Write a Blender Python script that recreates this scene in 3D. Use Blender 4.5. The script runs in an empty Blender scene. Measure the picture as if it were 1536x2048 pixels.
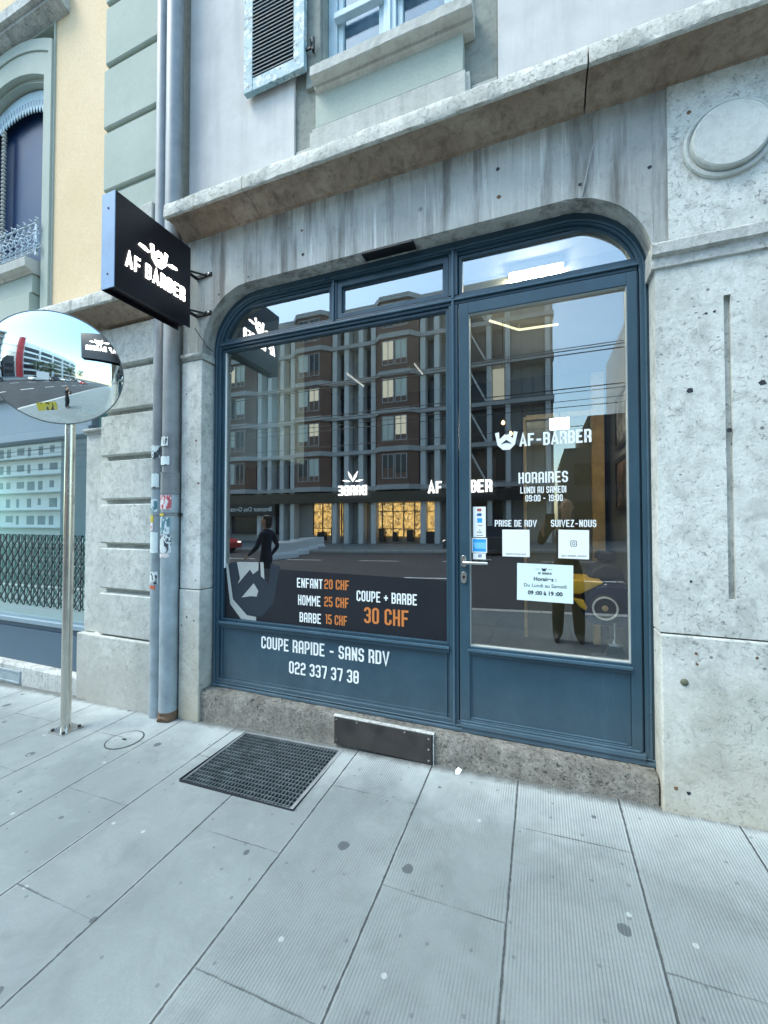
import bpy, bmesh, math, random
from mathutils import Vector, Matrix
random.seed(11)
R = math.radians
sc = bpy.context.scene
COL = sc.collection

# ------------------------------------------------------------------ camera
cam_d = bpy.data.cameras.new("camera")
cam_d.sensor_fit = 'HORIZONTAL'
cam_d.sensor_width = 36.0
cam_d.lens = 19.05
cam_d.clip_start = 0.03
cam_d.clip_end = 2000
cam = bpy.data.objects.new("camera", cam_d)
cam.location = (0, -2.5, 1.56)
cam.rotation_euler = (R(91.2), 0, R(21.05))
COL.objects.link(cam)
sc.camera = cam

# ------------------------------------------------------------------ light
SUN_EL, SUN_AZ = 58, 234          # azimuth measured clockwise from +y
w = bpy.data.worlds.new("World")
sc.world = w
w.use_nodes = True
wn = w.node_tree.nodes
wl = w.node_tree.links
bg = wn["Background"]
sky = wn.new("ShaderNodeTexSky")
sky.sky_type = 'NISHITA'
sky.sun_disc = False
sky.sun_elevation = R(SUN_EL)
sky.sun_rotation = R(SUN_AZ)
sky.altitude = 300
sky.air_density = 1.5
sky.dust_density = 1.6
sky.ozone_density = 0.8
wb = wn.new("ShaderNodeMix")          # camera white balance leaning to cyan
wb.data_type = 'RGBA'
wb.blend_type = 'MULTIPLY'
wb.inputs[0].default_value = 1
wb.inputs[7].default_value = (.88, 1.03, 1.03, 1)
wl.new(sky.outputs[0], wb.inputs[6])
wl.new(wb.outputs[2], bg.inputs[0])
bg.inputs[1].default_value = 0.15
sd = bpy.data.lights.new("sun", 'SUN')
sd.energy = 0.9
sd.angle = R(24)
sd.color = (1.0, 0.97, 0.86)
so = bpy.data.objects.new("sun", sd)
so.rotation_euler = (R(90 - SUN_EL), 0, R(180 - SUN_AZ))
COL.objects.link(so)
sc.view_settings.view_transform = 'Standard'
sc.view_settings.look = 'None'
sc.view_settings.gamma = 1
sc.view_settings.exposure = 1.85
sc.cycles.max_bounces = 10
sc.cycles.transparent_max_bounces = 12

# ------------------------------------------------------------------ materials
def rgb(c):
    return (c[0], c[1], c[2], 1.0)

class NT:
    def __init__(s, name):
        s.m = bpy.data.materials.new(name)
        s.m.use_nodes = True
        s.t = s.m.node_tree
        s.n = s.t.nodes
        s.p = s.n["Principled BSDF"]
        s.out = s.n["Material Output"]
        g = s.n.new("ShaderNodeNewGeometry")
        s.pos = g.outputs["Position"]
        s.geo = g
    def link(s, a, b):
        s.t.links.new(a, b)
    def val(s, sock, v):
        if hasattr(v, "is_linked"):
            s.link(v, sock)
        else:
            sock.default_value = v
    def mapv(s, scale=(1, 1, 1), loc=(0, 0, 0), src=None):
        m = s.n.new("ShaderNodeMapping")
        m.inputs["Scale"].default_value = scale
        m.inputs["Location"].default_value = loc
        s.link(src or s.pos, m.inputs["Vector"])
        return m.outputs[0]
    def noise(s, scale, detail=4, rough=.6, vec=None, dist=0):
        n = s.n.new("ShaderNodeTexNoise")
        n.inputs["Scale"].default_value = scale
        n.inputs["Detail"].default_value = detail
        n.inputs["Roughness"].default_value = rough
        n.inputs["Distortion"].default_value = dist
        s.link(vec or s.pos, n.inputs["Vector"])
        return n.outputs["Fac"]
    def voro(s, scale, vec=None, rnd=1):
        n = s.n.new("ShaderNodeTexVoronoi")
        n.inputs["Scale"].default_value = scale
        n.inputs["Randomness"].default_value = rnd
        s.link(vec or s.pos, n.inputs["Vector"])
        return n.outputs["Distance"], n.outputs["Color"]
    def voro2(s, scale, off=(0, 0, 0)):
        n = s.n.new("ShaderNodeTexVoronoi")
        n.voronoi_dimensions = '2D'
        n.inputs["Scale"].default_value = scale
        s.link(s.mapv((1, 1, 1), off), n.inputs["Vector"])
        return n.outputs["Distance"], n.outputs["Color"]
    def rng(s, v, a, b, c=0, d=1):
        n = s.n.new("ShaderNodeMapRange")
        n.inputs[1].default_value = a
        n.inputs[2].default_value = b
        n.inputs[3].default_value = c
        n.inputs[4].default_value = d
        s.link(v, n.inputs[0])
        return n.outputs[0]
    def mix(s, f, a, b, mode='MIX'):
        n = s.n.new("ShaderNodeMix")
        n.data_type = 'RGBA'
        n.blend_type = mode
        s.val(n.inputs[0], f)
        for sock, v in ((n.inputs[6], a), (n.inputs[7], b)):
            if hasattr(v, "is_linked"):
                s.link(v, sock)
            else:
                sock.default_value = rgb(v)
        return n.outputs[2]
    def math(s, op, a, b=0.0, c=0.0):
        n = s.n.new("ShaderNodeMath")
        n.operation = op
        for i, v in enumerate((a, b, c)):
            s.val(n.inputs[i], v)
        return n.outputs[0]
    def sep(s, v=None):
        n = s.n.new("ShaderNodeSeparateXYZ")
        s.link(v or s.pos, n.inputs[0])
        return n.outputs
    def comb(s, x, y, z):
        n = s.n.new("ShaderNodeCombineXYZ")
        for i, v in enumerate((x, y, z)):
            s.val(n.inputs[i], v)
        return n.outputs[0]
    def bump(s, h, dist=.004, strength=1.0, normal=None):
        n = s.n.new("ShaderNodeBump")
        n.inputs["Distance"].default_value = dist
        n.inputs["Strength"].default_value = strength
        s.link(h, n.inputs["Height"])
        if normal:
            s.link(normal, n.inputs["Normal"])
        return n.outputs[0]
    def fin(s, color, rough=.7, metal=0, normal=None, spec=.5, coat=0):
        s.val(s.p.inputs["Base Color"], color if hasattr(color, "is_linked") else rgb(color))
        s.val(s.p.inputs["Roughness"], rough)
        s.p.inputs["Metallic"].default_value = metal
        s.p.inputs["Specular IOR Level"].default_value = spec
        if coat:
            s.p.inputs["Coat Weight"].default_value = coat
        if normal:
            s.link(normal, s.p.inputs["Normal"])
        return s.m

def m_paint(name, c, rough=.4, var=.12, scale=3.0, metal=0, bump=.0006, spec=.5, scuff=0):
    t = NT(name)
    n1 = t.noise(scale, 5)
    n2 = t.noise(scale * 22, 3)
    f = t.rng(n1, .3, .7)
    a = tuple(x * (1 - var) for x in c)
    b = tuple(min(1, x * (1 + var)) for x in c)
    col = t.mix(f, a, b)
    if scuff:
        sc_ = t.noise(1, 6, .7, t.mapv((5, 5, 1.6)), dist=.7)
        col = t.mix(t.rng(sc_, .50, .72, 0, scuff), col, tuple(x * 1.9 + .02 for x in c))
        ch = t.noise(38, 5, .75)
        ga = t.rng(t.noise(2.3, 4), .48, .62)
        col = t.mix(t.math('MULTIPLY', t.rng(ch, .66, .70, 0, .55), ga), col, (.30, .32, .33))
        z = t.sep()[2]
        e = t.math('ADD', z, t.math('MULTIPLY', t.noise(4, 5, .7), -.5))
        col = t.mix(t.rng(e, .0, .4, .22, 0), col, (.16, .18, .18))
    rr = t.rng(n1, .3, .7, rough * .85, min(1, rough * 1.2))
    return t.fin(col, rr, metal, t.bump(n2, bump, .6), spec)

def m_stone(name, c1, c2, dark, scale=2.2, pits=.5, rough=.85, bump=.004, grime=.0, pitscale=26, low=None, flecks=0, mott=1.0):
    t = NT(name)
    big = t.noise(scale, 7, .62)
    mid = t.noise(scale * 7, 6, .65, dist=.6)
    fine = t.noise(scale * 60, 3, .6)
    col = t.mix(t.rng(big, .36, .64), c1, c2)
    col = t.mix(t.rng(mid, .46, .74, 0, .75 * mott), col, tuple(x * .56 for x in c1))
    col = t.mix(t.rng(mid, .2, .4, .5 * mott, 0), col, tuple(min(1, x * 1.22) for x in c2))
    col = t.mix(t.rng(fine, .35, .7, 0, .3), col, tuple(x * .6 for x in c1))
    d, vc = t.voro(pitscale, t.mapv((1, 1, 1.4)))
    gate = t.rng(t.noise(scale * 2.5, 3), .5, .66)
    pm = t.math('MULTIPLY', t.rng(d, .1, .24, 1, 0), gate)
    d2, vc2 = t.voro(pitscale * .35)
    pm2 = t.math('MULTIPLY', t.rng(d2, .05, .09, 1, 0), t.rng(t.sep(vc2)[0], .6, .62))
    pm = t.math('MAXIMUM', pm, pm2)
    pm = t.math('MULTIPLY', pm, pits)
    col = t.mix(pm, col, dark)
    if flecks:                   # small ragged dark specks, thicker in some patches than others
        fk = t.noise(46, 7, .72, dist=.8)
        area = t.rng(t.noise(1.7, 4, .6, t.mapv((1, 1, 1), (5, 2, 1))), .34, .58, .15, 1)
        fm = t.math('MULTIPLY', t.rng(fk, .565, .64), t.math('MULTIPLY', area, flecks))
        col = t.mix(fm, col, tuple(x * 1.8 for x in dark))
        fw = t.math('MULTIPLY', t.rng(t.noise(13, 6, .7, dist=1.0), .58, .72), t.math('MULTIPLY', area, flecks * .9))
        col = t.mix(fw, col, tuple(x * 2.4 for x in dark))
        pm = t.math('MAXIMUM', pm, t.math('MULTIPLY', fm, .6))
    if grime:
        st = t.noise(1, 6, .7, t.mapv((9, 9, .8)))
        col = t.mix(t.rng(st, .5, .8, 0, grime), col, dark)
    if low:                      # splash dirt rising from the pavement, its own uneven edge
        z = t.sep()[2]
        e = t.math('ADD', z, t.math('MULTIPLY', t.noise(5, 5, .7), -.9))
        col = t.mix(t.rng(e, -.5, .55, .85, 0), col, low)
    h = t.math('ADD', t.math('MULTIPLY', mid, .8), t.math('MULTIPLY', fine, .35))
    h = t.math('SUBTRACT', h, pm)
    return t.fin(col, rough, 0, t.bump(h, bump, .8), .3)

def m_emit(name, c, strength):
    t = NT(name)
    e = t.n.new("ShaderNodeEmission")
    e.inputs[0].default_value = rgb(c)
    e.inputs[1].default_value = strength
    t.link(e.outputs[0], t.out.inputs[0])
    return t.m

def m_glass(name, f0=.16, tint=(.86, .9, .9), wav=.0):
    t = NT(name)
    tr = t.n.new("ShaderNodeBsdfTransparent")
    tr.inputs[0].default_value = rgb(tint)
    gl = t.n.new("ShaderNodeBsdfGlossy")
    gl.inputs["Roughness"].default_value = 0.0
    gl.inputs[0].default_value = (.96, .98, 1, 1)
    lw = t.n.new("ShaderNodeLayerWeight")
    lw.inputs[0].default_value = .5
    p = t.math('POWER', lw.outputs["Facing"], 5.0)
    fac = t.math('MULTIPLY_ADD', p, 1 - f0, f0)
    if wav:
        b = t.bump(t.noise(1.6, 2), .002, wav)
        t.link(b, gl.inputs["Normal"])
    mx = t.n.new("ShaderNodeMixShader")
    t.link(fac, mx.inputs[0])
    t.link(tr.outputs[0], mx.inputs[1])
    t.link(gl.outputs[0], mx.inputs[2])
    t.link(mx.outputs[0], t.out.inputs[0])
    return t.m

def m_sticker(name, base, ink, scale=40, thr=.55):
    t = NT(name)
    n = t.noise(scale, 2, .5, t.mapv((1, 1, .55)), dist=1.2)
    col = t.mix(t.rng(n, thr, thr + .03), base, ink)
    wear = t.noise(18, 4)
    col = t.mix(t.rng(wear, .5, .7, 0, .4), col, (.45, .48, .5))
    return t.fin(col, .5)

M = {}
M['frame'] = m_paint('slate_blue_metal', (.026, .064, .094), .36, .16, 2.0, scuff=.22)
M['frame_edge'] = m_paint('slate_blue_bead', (.044, .092, .13), .3, .12, 3.0, scuff=.25)
M['black'] = m_paint('black_metal', (.006, .006, .008), .4, .2)
M['signface'] = m_paint('black_sign_face', (.010, .009, .014), .3, .2)
M['signedge'] = m_paint('sign_edge', (.20, .31, .48), .4, .15, 5)
M['chrome'] = m_paint('brushed_steel', (.62, .62, .60), .22, .06, 9, 1)
M['post'] = m_paint('post_steel', (.66, .63, .57), .24, .10, 6, 1)
M['white_vinyl'] = m_paint('white_vinyl', (.84, .87, .85), .5, .02)
M['orange_vinyl'] = m_paint('orange_vinyl', (.62, .20, .045), .5, .04)
M['dark_vinyl'] = m_paint('dark_vinyl', (.014, .023, .036), .5, .1)
M['film'] = m_paint('dark_film', (.005, .007, .013), .5, .1)
M['silver_vinyl'] = m_paint('grey_vinyl', (.34, .37, .36), .5, .06, 6)
M['paper'] = m_paint('paper', (.70, .84, .82), .6, .03, 4)
M['ink'] = m_paint('ink', (.03, .05, .06), .6, .1)
M['glass'] = m_glass('shop_glass', .28, (.78, .82, .82))
M['glass_door'] = m_glass('door_glass', .21, (.86, .88, .86))
M['glass_left'] = m_glass('neighbour_glass', .45, (.62, .80, .78))
M['glass_up'] = m_glass('upper_glass', .10, (.7, .78, .82))
M['stone'] = m_stone('pale_stone', (.53, .55, .51), (.72, .735, .69), (.07, .07, .07), 1.6, .75, low=(.36, .32, .235), flecks=.72, grime=.25)
M['medallion'] = m_stone('smooth_pale_stone', (.54, .565, .53), (.66, .68, .64), (.2, .2, .19), 2.5, .0, grime=.25, flecks=.3, mott=.5)
M['stone_left'] = m_stone('pale_limestone_blocks', (.50, .525, .49), (.66, .68, .635), (.09, .09, .08), 2.2, .45, flecks=.75, grime=.2, low=(.36, .34, .30))
M['stone_cap'] = m_stone('stone_moulding', (.47, .48, .455), (.64, .65, .61), (.09, .09, .08), 4, .45, grime=.7, flecks=1)
M['granite'] = m_stone('rough_granite', (.20, .19, .165), (.38, .365, .32), (.03, .03, .027), 9, .9, bump=.03, pitscale=46, flecks=1)
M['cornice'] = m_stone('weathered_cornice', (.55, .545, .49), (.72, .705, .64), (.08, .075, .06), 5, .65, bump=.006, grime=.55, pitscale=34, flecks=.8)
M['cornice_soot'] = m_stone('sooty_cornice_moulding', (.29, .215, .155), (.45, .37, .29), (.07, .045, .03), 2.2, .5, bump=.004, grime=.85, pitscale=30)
M['vent'] = m_paint('dark_vent_plate', (.034, .030, .028), .75, .5, 7)
M['green'] = m_stone('pale_green_plaster', (.40, .45, .39), (.46, .50, .44), (.2, .22, .2), 1.5, .05, bump=.0012, mott=.2)
M['green_grey'] = m_stone('green_grey_plaster', (.27, .29, .255), (.33, .35, .31), (.15, .16, .14), 2, .1, bump=.002, grime=.3)
M['plinth'] = m_stone('pale_window_stone', (.50, .50, .455), (.60, .60, .55), (.18, .17, .15), 3, .25, grime=.4, mott=.6)
M['yellow'] = m_stone('yellow_plaster', (.76, .575, .35), (.82, .64, .42), (.4, .32, .2), .9, .0, bump=.0006, mott=.12)
M['zinc'] = m_paint('zinc_pipe', (.34, .40, .43), .45, .22, 7, .35, .001)
M['zinc_dark'] = m_paint('grey_pipe', (.25, .265, .27), .5, .22, 7, .3, .001)
M['rust'] = m_paint('rusty_foot', (.14, .085, .05), .8, .4, 20, 0, .003)
M['yellow_tag'] = m_paint('yellow_tag', (.65, .50, .04), .5, .2, 30)
M['shutter'] = None
M['left_blue'] = m_paint('grey_blue_fascia', (.21, .28, .33), .45, .08, 2)
M['left_panel'] = m_paint('blue_grey_panel', (.065, .11, .15), .42, .12, 2)
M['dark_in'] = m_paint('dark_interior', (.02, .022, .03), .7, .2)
M['wall_in'] = m_paint('interior_plaster', (.30, .30, .27), .8, .1)
M['floor_in'] = m_paint('interior_floor', (.045, .042, .045), .35, .2)
M['ceil_in'] = m_paint('interior_ceiling', (.40, .40, .37), .8, .05)
M['wood'] = m_paint('golden_wood', (.62, .42, .17), .35, .25, 6)
M['navy_glass'] = m_paint('dark_blue_glass', (.004, .020, .070), .3, .4, 2, spec=.2)
M['iron'] = m_paint('grey_iron', (.42, .50, .56), .5, .25, 12)
M['iron_dark'] = m_paint('dark_iron', (.035, .038, .04), .55, .3, 12, .5)
M['pale_blue'] = m_paint('pale_blue_paint', (.46, .60, .66), .6, .12, 9)
M['rubber'] = m_paint('black_rubber', (.012, .012, .012), .7, .2)
M['lit_white'] = m_emit('lit_white', (1, .97, .92), 2.6)
M['lit_panel'] = m_emit('lit_panel', (1, .90, .62), 24.0)
M['lit_soft'] = m_emit('lit_soft', (1, .97, .90), 1.0)
M['lit_warm'] = m_emit('lit_warm', (1, .62, .22), 3)
M['letters_in'] = m_emit('lit_letters', (1, .98, .95), .9)

def shutter_mat():
    t = NT('flaking_blue_paint')
    n = t.noise(16, 6, .7)
    n2 = t.noise(3, 4)
    c = t.mix(t.rng(n2, .35, .65), (.19, .33, .38), (.36, .50, .53))
    c = t.mix(t.rng(n, .50, .57), c, (.58, .63, .62))
    c = t.mix(t.rng(t.noise(30, 5, .7), .57, .63), c, (.10, .13, .15))
    return t.fin(c, .65, 0, t.bump(n, .002, .7))
M['shutter'] = shutter_mat()

def plaster_mat():
    t = NT('pinkish_white_plaster')
    n = t.noise(.9, 6, .6)
    f = t.noise(7, 6, .65)
    c = t.mix(t.rng(n, .35, .65), (.50, .49, .475), (.67, .65, .62))
    c = t.mix(t.rng(f, .45, .75, 0, .4), c, (.44, .42, .41))
    st = t.noise(1, 5, .7, t.mapv((6, 6, .5)))
    c = t.mix(t.rng(st, .5, .75, 0, .5), c, (.38, .38, .38))
    return t.fin(c, .9, 0, t.bump(t.noise(60, 4), .0012, .7), .25)
M['plaster'] = plaster_mat()

def spandrel_mat():
    t = NT('streaked_grey_render')
    n = t.noise(1.1, 6, .65)
    c = t.mix(t.rng(n, .35, .65), (.30, .31, .295), (.50, .51, .48))
    s1 = t.noise(1, 6, .75, t.mapv((26, 26, .9)))
    s2 = t.noise(1, 5, .7, t.mapv((7, 7, .6), (3, 1, 0)))
    patch = t.rng(t.noise(1.3, 3), .42, .58)
    c = t.mix(t.math('MULTIPLY', t.rng(s1, .52, .66), t.math('MULTIPLY', patch, .95)), c, (.68, .69, .67))
    c = t.mix(t.rng(s2, .47, .66, 0, .85), c, (.12, .115, .105))
    fk = t.noise(20, 7, .75, dist=1)
    c = t.mix(t.rng(fk, .58, .70, 0, .5), c, (.12, .115, .11))
    d, vc = t.voro(4.5)
    pm = t.math('MULTIPLY', t.rng(d, .06, .12, 1, 0), t.rng(t.sep(vc)[0], .72, .74))
    c = t.mix(pm, c, (.06, .055, .05))
    h = t.math('SUBTRACT', t.noise(45, 5, .7), pm)
    return t.fin(c, .85, 0, t.bump(h, .003, .8), .3)
M['spandrel'] = spandrel_mat()

def pavement_mat():
    t = NT('paving_slabs')
    x, y, z = t.sep()
    # running bond: strips 0.484 m wide running away from the wall, slabs 0.97 m long
    u = t.math('DIVIDE', t.math('ADD', x, .125), .484)
    iu = t.math('FLOOR', u)
    fu = t.math('SUBTRACT', u, iu)
    odd = t.math('FLOORED_MODULO', iu, 2.0)
    v = t.math('DIVIDE', t.math('ADD', y, t.math('MULTIPLY_ADD', odd, .485, .46)), .97)
    iv = t.math('FLOOR', v)
    fv = t.math('SUBTRACT', v, iv)
    wob = t.math('MULTIPLY', t.math('SUBTRACT', t.noise(9, 3), .5), .012)
    du = t.math('MULTIPLY', t.math('SUBTRACT', .5, t.math('ABSOLUTE', t.math('SUBTRACT', t.math('ADD', fu, wob), .5))), .484)
    dv = t.math('MULTIPLY', t.math('SUBTRACT', .5, t.math('ABSOLUTE', t.math('SUBTRACT', t.math('ADD', fv, wob), .5))), .97)
    du = t.math('ADD', du, t.math('MULTIPLY', t.math('SUBTRACT', t.noise(38, 5, .75), .5), .010))
    dv = t.math('ADD', dv, t.math('MULTIPLY', t.math('SUBTRACT', t.noise(42, 5, .75), .5), .008))
    ju = t.rng(du, .0022, .0055, 1, 0)
    jv = t.math('MULTIPLY', t.rng(dv, .001, .004, 1, 0), t.rng(t.noise(4, 3), .35, .6, .15, .8))
    wn_ = t.n.new("ShaderNodeTexWhiteNoise")
    wn_.noise_dimensions = '2D'
    t.link(t.comb(iu, iv, 0), wn_.inputs["Vector"])
    slab = wn_.outputs["Value"]
    big = t.noise(1.1, 6, .6)
    mid = t.noise(5, 6, .65, dist=.4)
    fine = t.noise(110, 5, .75)
    c = t.mix(t.rng(big, .34, .66), (.15, .178, .178), (.215, .248, .245))
    c = t.mix(t.rng(slab, 0, 1, 0, .4), c, (.19, .21, .215))
    c = t.mix(t.rng(mid, .50, .74, 0, .5), c, (.11, .13, .135))
    c = t.mix(t.rng(mid, .22, .42, .4, 0), c, (.30, .335, .33))
    c = t.mix(t.rng(fine, .4, .75, 0, .4), c, (.12, .135, .14))
    blot = t.noise(2.1, 5, .7, t.mapv((1, 1, 1), (4, 9, 0)), dist=1.2)
    c = t.mix(t.rng(blot, .54, .72, 0, .42), c, (.10, .118, .122))
    # paler tone along the foot of the wall, uneven edge
    e = t.math('ADD', y, t.math('MULTIPLY', t.noise(3.2, 6, .7), .9))
    c = t.mix(t.rng(e, -.15, .45, 0, .75), c, (.44, .48, .475))
    # ribbed tooling on the slabs to the right
    rib = t.math('SINE', t.math('MULTIPLY', x, 2 * math.pi / .0122))
    rg = t.math('MULTIPLY', t.rng(x, -1.12, -.95), t.rng(t.noise(2.3, 4), .36, .56))
    rg = t.math('MULTIPLY', rg, t.rng(slab, .04, .12, .5, 1))
    ribm = t.math('MULTIPLY', t.rng(rib, -.2, .9, 0, 1), rg)
    c = t.mix(t.math('MULTIPLY', ribm, .42), c, (.08, .095, .10))
    # chewing gum and small stains
    gw = t.math('MULTIPLY', t.noise(30, 3), .05)
    d, vc = t.voro2(2.6)
    d = t.math('ADD', d, gw)
    sx, sy, sz = t.sep(vc)
    gum = t.math('MULTIPLY', t.math('LESS_THAN', d, t.math('MULTIPLY_ADD', t.math('MULTIPLY', sy, sy), .05, .052)), t.rng(sx, .55, .57))
    c = t.mix(t.math('MULTIPLY', gum, .8), c, (.05, .06, .068))
    d2, vc2 = t.voro2(5.2, (2, 3, 0))
    d3, vc3 = t.voro2(7.5, (5, 1, 0))
    g3 = t.math('MULTIPLY', t.math('LESS_THAN', t.math('ADD', d3, gw), .075), t.rng(t.sep(vc3)[0], .62, .64))
    c = t.mix(t.math('MULTIPLY', g3, .55), c, (.07, .08, .085))
    g2 = t.math('MULTIPLY', t.math('LESS_THAN', d2, .05), t.rng(t.sep(vc2)[0], .86, .88))
    c = t.mix(t.math('MULTIPLY', g2, .4), c, (.50, .53, .52))
    # ragged dark line at the wall: grit plus contact shade painted into the colour
    contact_line = t.math('ADD', y, t.math('MULTIPLY', t.noise(14, 5, .75), .10))
    c = t.mix(t.rng(contact_line, -.125, -.075, 0, .75), c, (.05, .05, .042))
    j = t.math('MAXIMUM', ju, jv)
    c = t.mix(t.math('MULTIPLY', j, 0), c, (.055, .06, .06))
    edge = t.math('MULTIPLY', t.rng(du, .0055, .015, 1, 0), t.rng(t.noise(2, 4), .4, .65, 0, .4))
    c = t.mix(edge, c, (.38, .41, .41))
    c = t.mix(t.math('MULTIPLY', j, .92), c, (.035, .04, .04))
    h = t.math('ADD', t.math('MULTIPLY', fine, .18), t.math('MULTIPLY', mid, .3))
    h = t.math('SUBTRACT', h, t.math('MULTIPLY', j, 1.2))
    h = t.math('SUBTRACT', h, t.math('MULTIPLY', ribm, .5))
    rr = t.rng(big, .3, .7, .55, .78)
    return t.fin(c, rr, 0, t.bump(h, .003, .9), .4)
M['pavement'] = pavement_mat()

def road_mat():
    t = NT('asphalt')
    n = t.noise(.5, 5)
    f = t.noise(40, 4, .7)
    c = t.mix(t.rng(n, .3, .7), (.028, .03, .031), (.045, .047, .048))
    c = t.mix(t.rng(f, .5, .7, 0, .4), c, (.12, .12, .12))
    return t.fin(c, .8, 0, t.bump(f, .004, .7))
M['road'] = road_mat()

def shop_lit_mat(name, c1, c2, strength, scale=2.2):
    t = NT(name)
    n = t.noise(scale, 6, .75, dist=1.0)
    c = t.mix(t.rng(n, .38, .62), (.02, .012, .006), c1)
    c = t.mix(t.rng(t.noise(scale * 2.3, 4), .55, .7), c, c2)
    e = t.n.new("ShaderNodeEmission")
    t.link(c, e.inputs[0])
    e.inputs[1].default_value = strength
    t.link(e.outputs[0], t.out.inputs[0])
    return t.m
M['shop_lit'] = shop_lit_mat('lit_shop_interior', (1, .62, .18), (1, .86, .5), 1.1, 3.4)
M['win_lit'] = m_emit('lit_window', (.86, .90, .72), .5)
M['opp_shade'] = m_paint('dark_grey_annexe', (.075, .075, .08), .7, .2, .5)
M['win_pale'] = m_paint('pale_blind', (.62, .68, .60), .6, .1)
M['opp_wall'] = m_paint('grey_ribbed_wall', (.33, .33, .315), .7, .15, .6)
M['opp_col'] = m_paint('pale_column', (.62, .64, .63), .6, .1, .8)
M['opp_band'] = m_paint('grey_band', (.42, .42, .41), .6, .12, .8)
M['opp_brown'] = m_paint('brown_bay', (.17, .088, .058), .5, .25, .9)
M['opp_dark'] = m_paint('dark_window', (.012, .015, .024), .2, .3, 1)
M['opp_white'] = m_paint('white_wall', (.82, .84, .82), .6, .06, .5)
M['opp_red'] = m_paint('red_panel', (.42, .025, .03), .45, .1, .5)
M['opp_grey'] = m_paint('mid_grey_wall', (.24, .26, .29), .6, .1, .5)
M['wire'] = m_paint('wire', (.02, .02, .022), .5)
M['leaf'] = m_paint('foliage', (.05, .085, .03), .6, .5, 1.2)
M['bark'] = m_paint('bark', (.09, .075, .06), .9, .3, 8)

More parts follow.
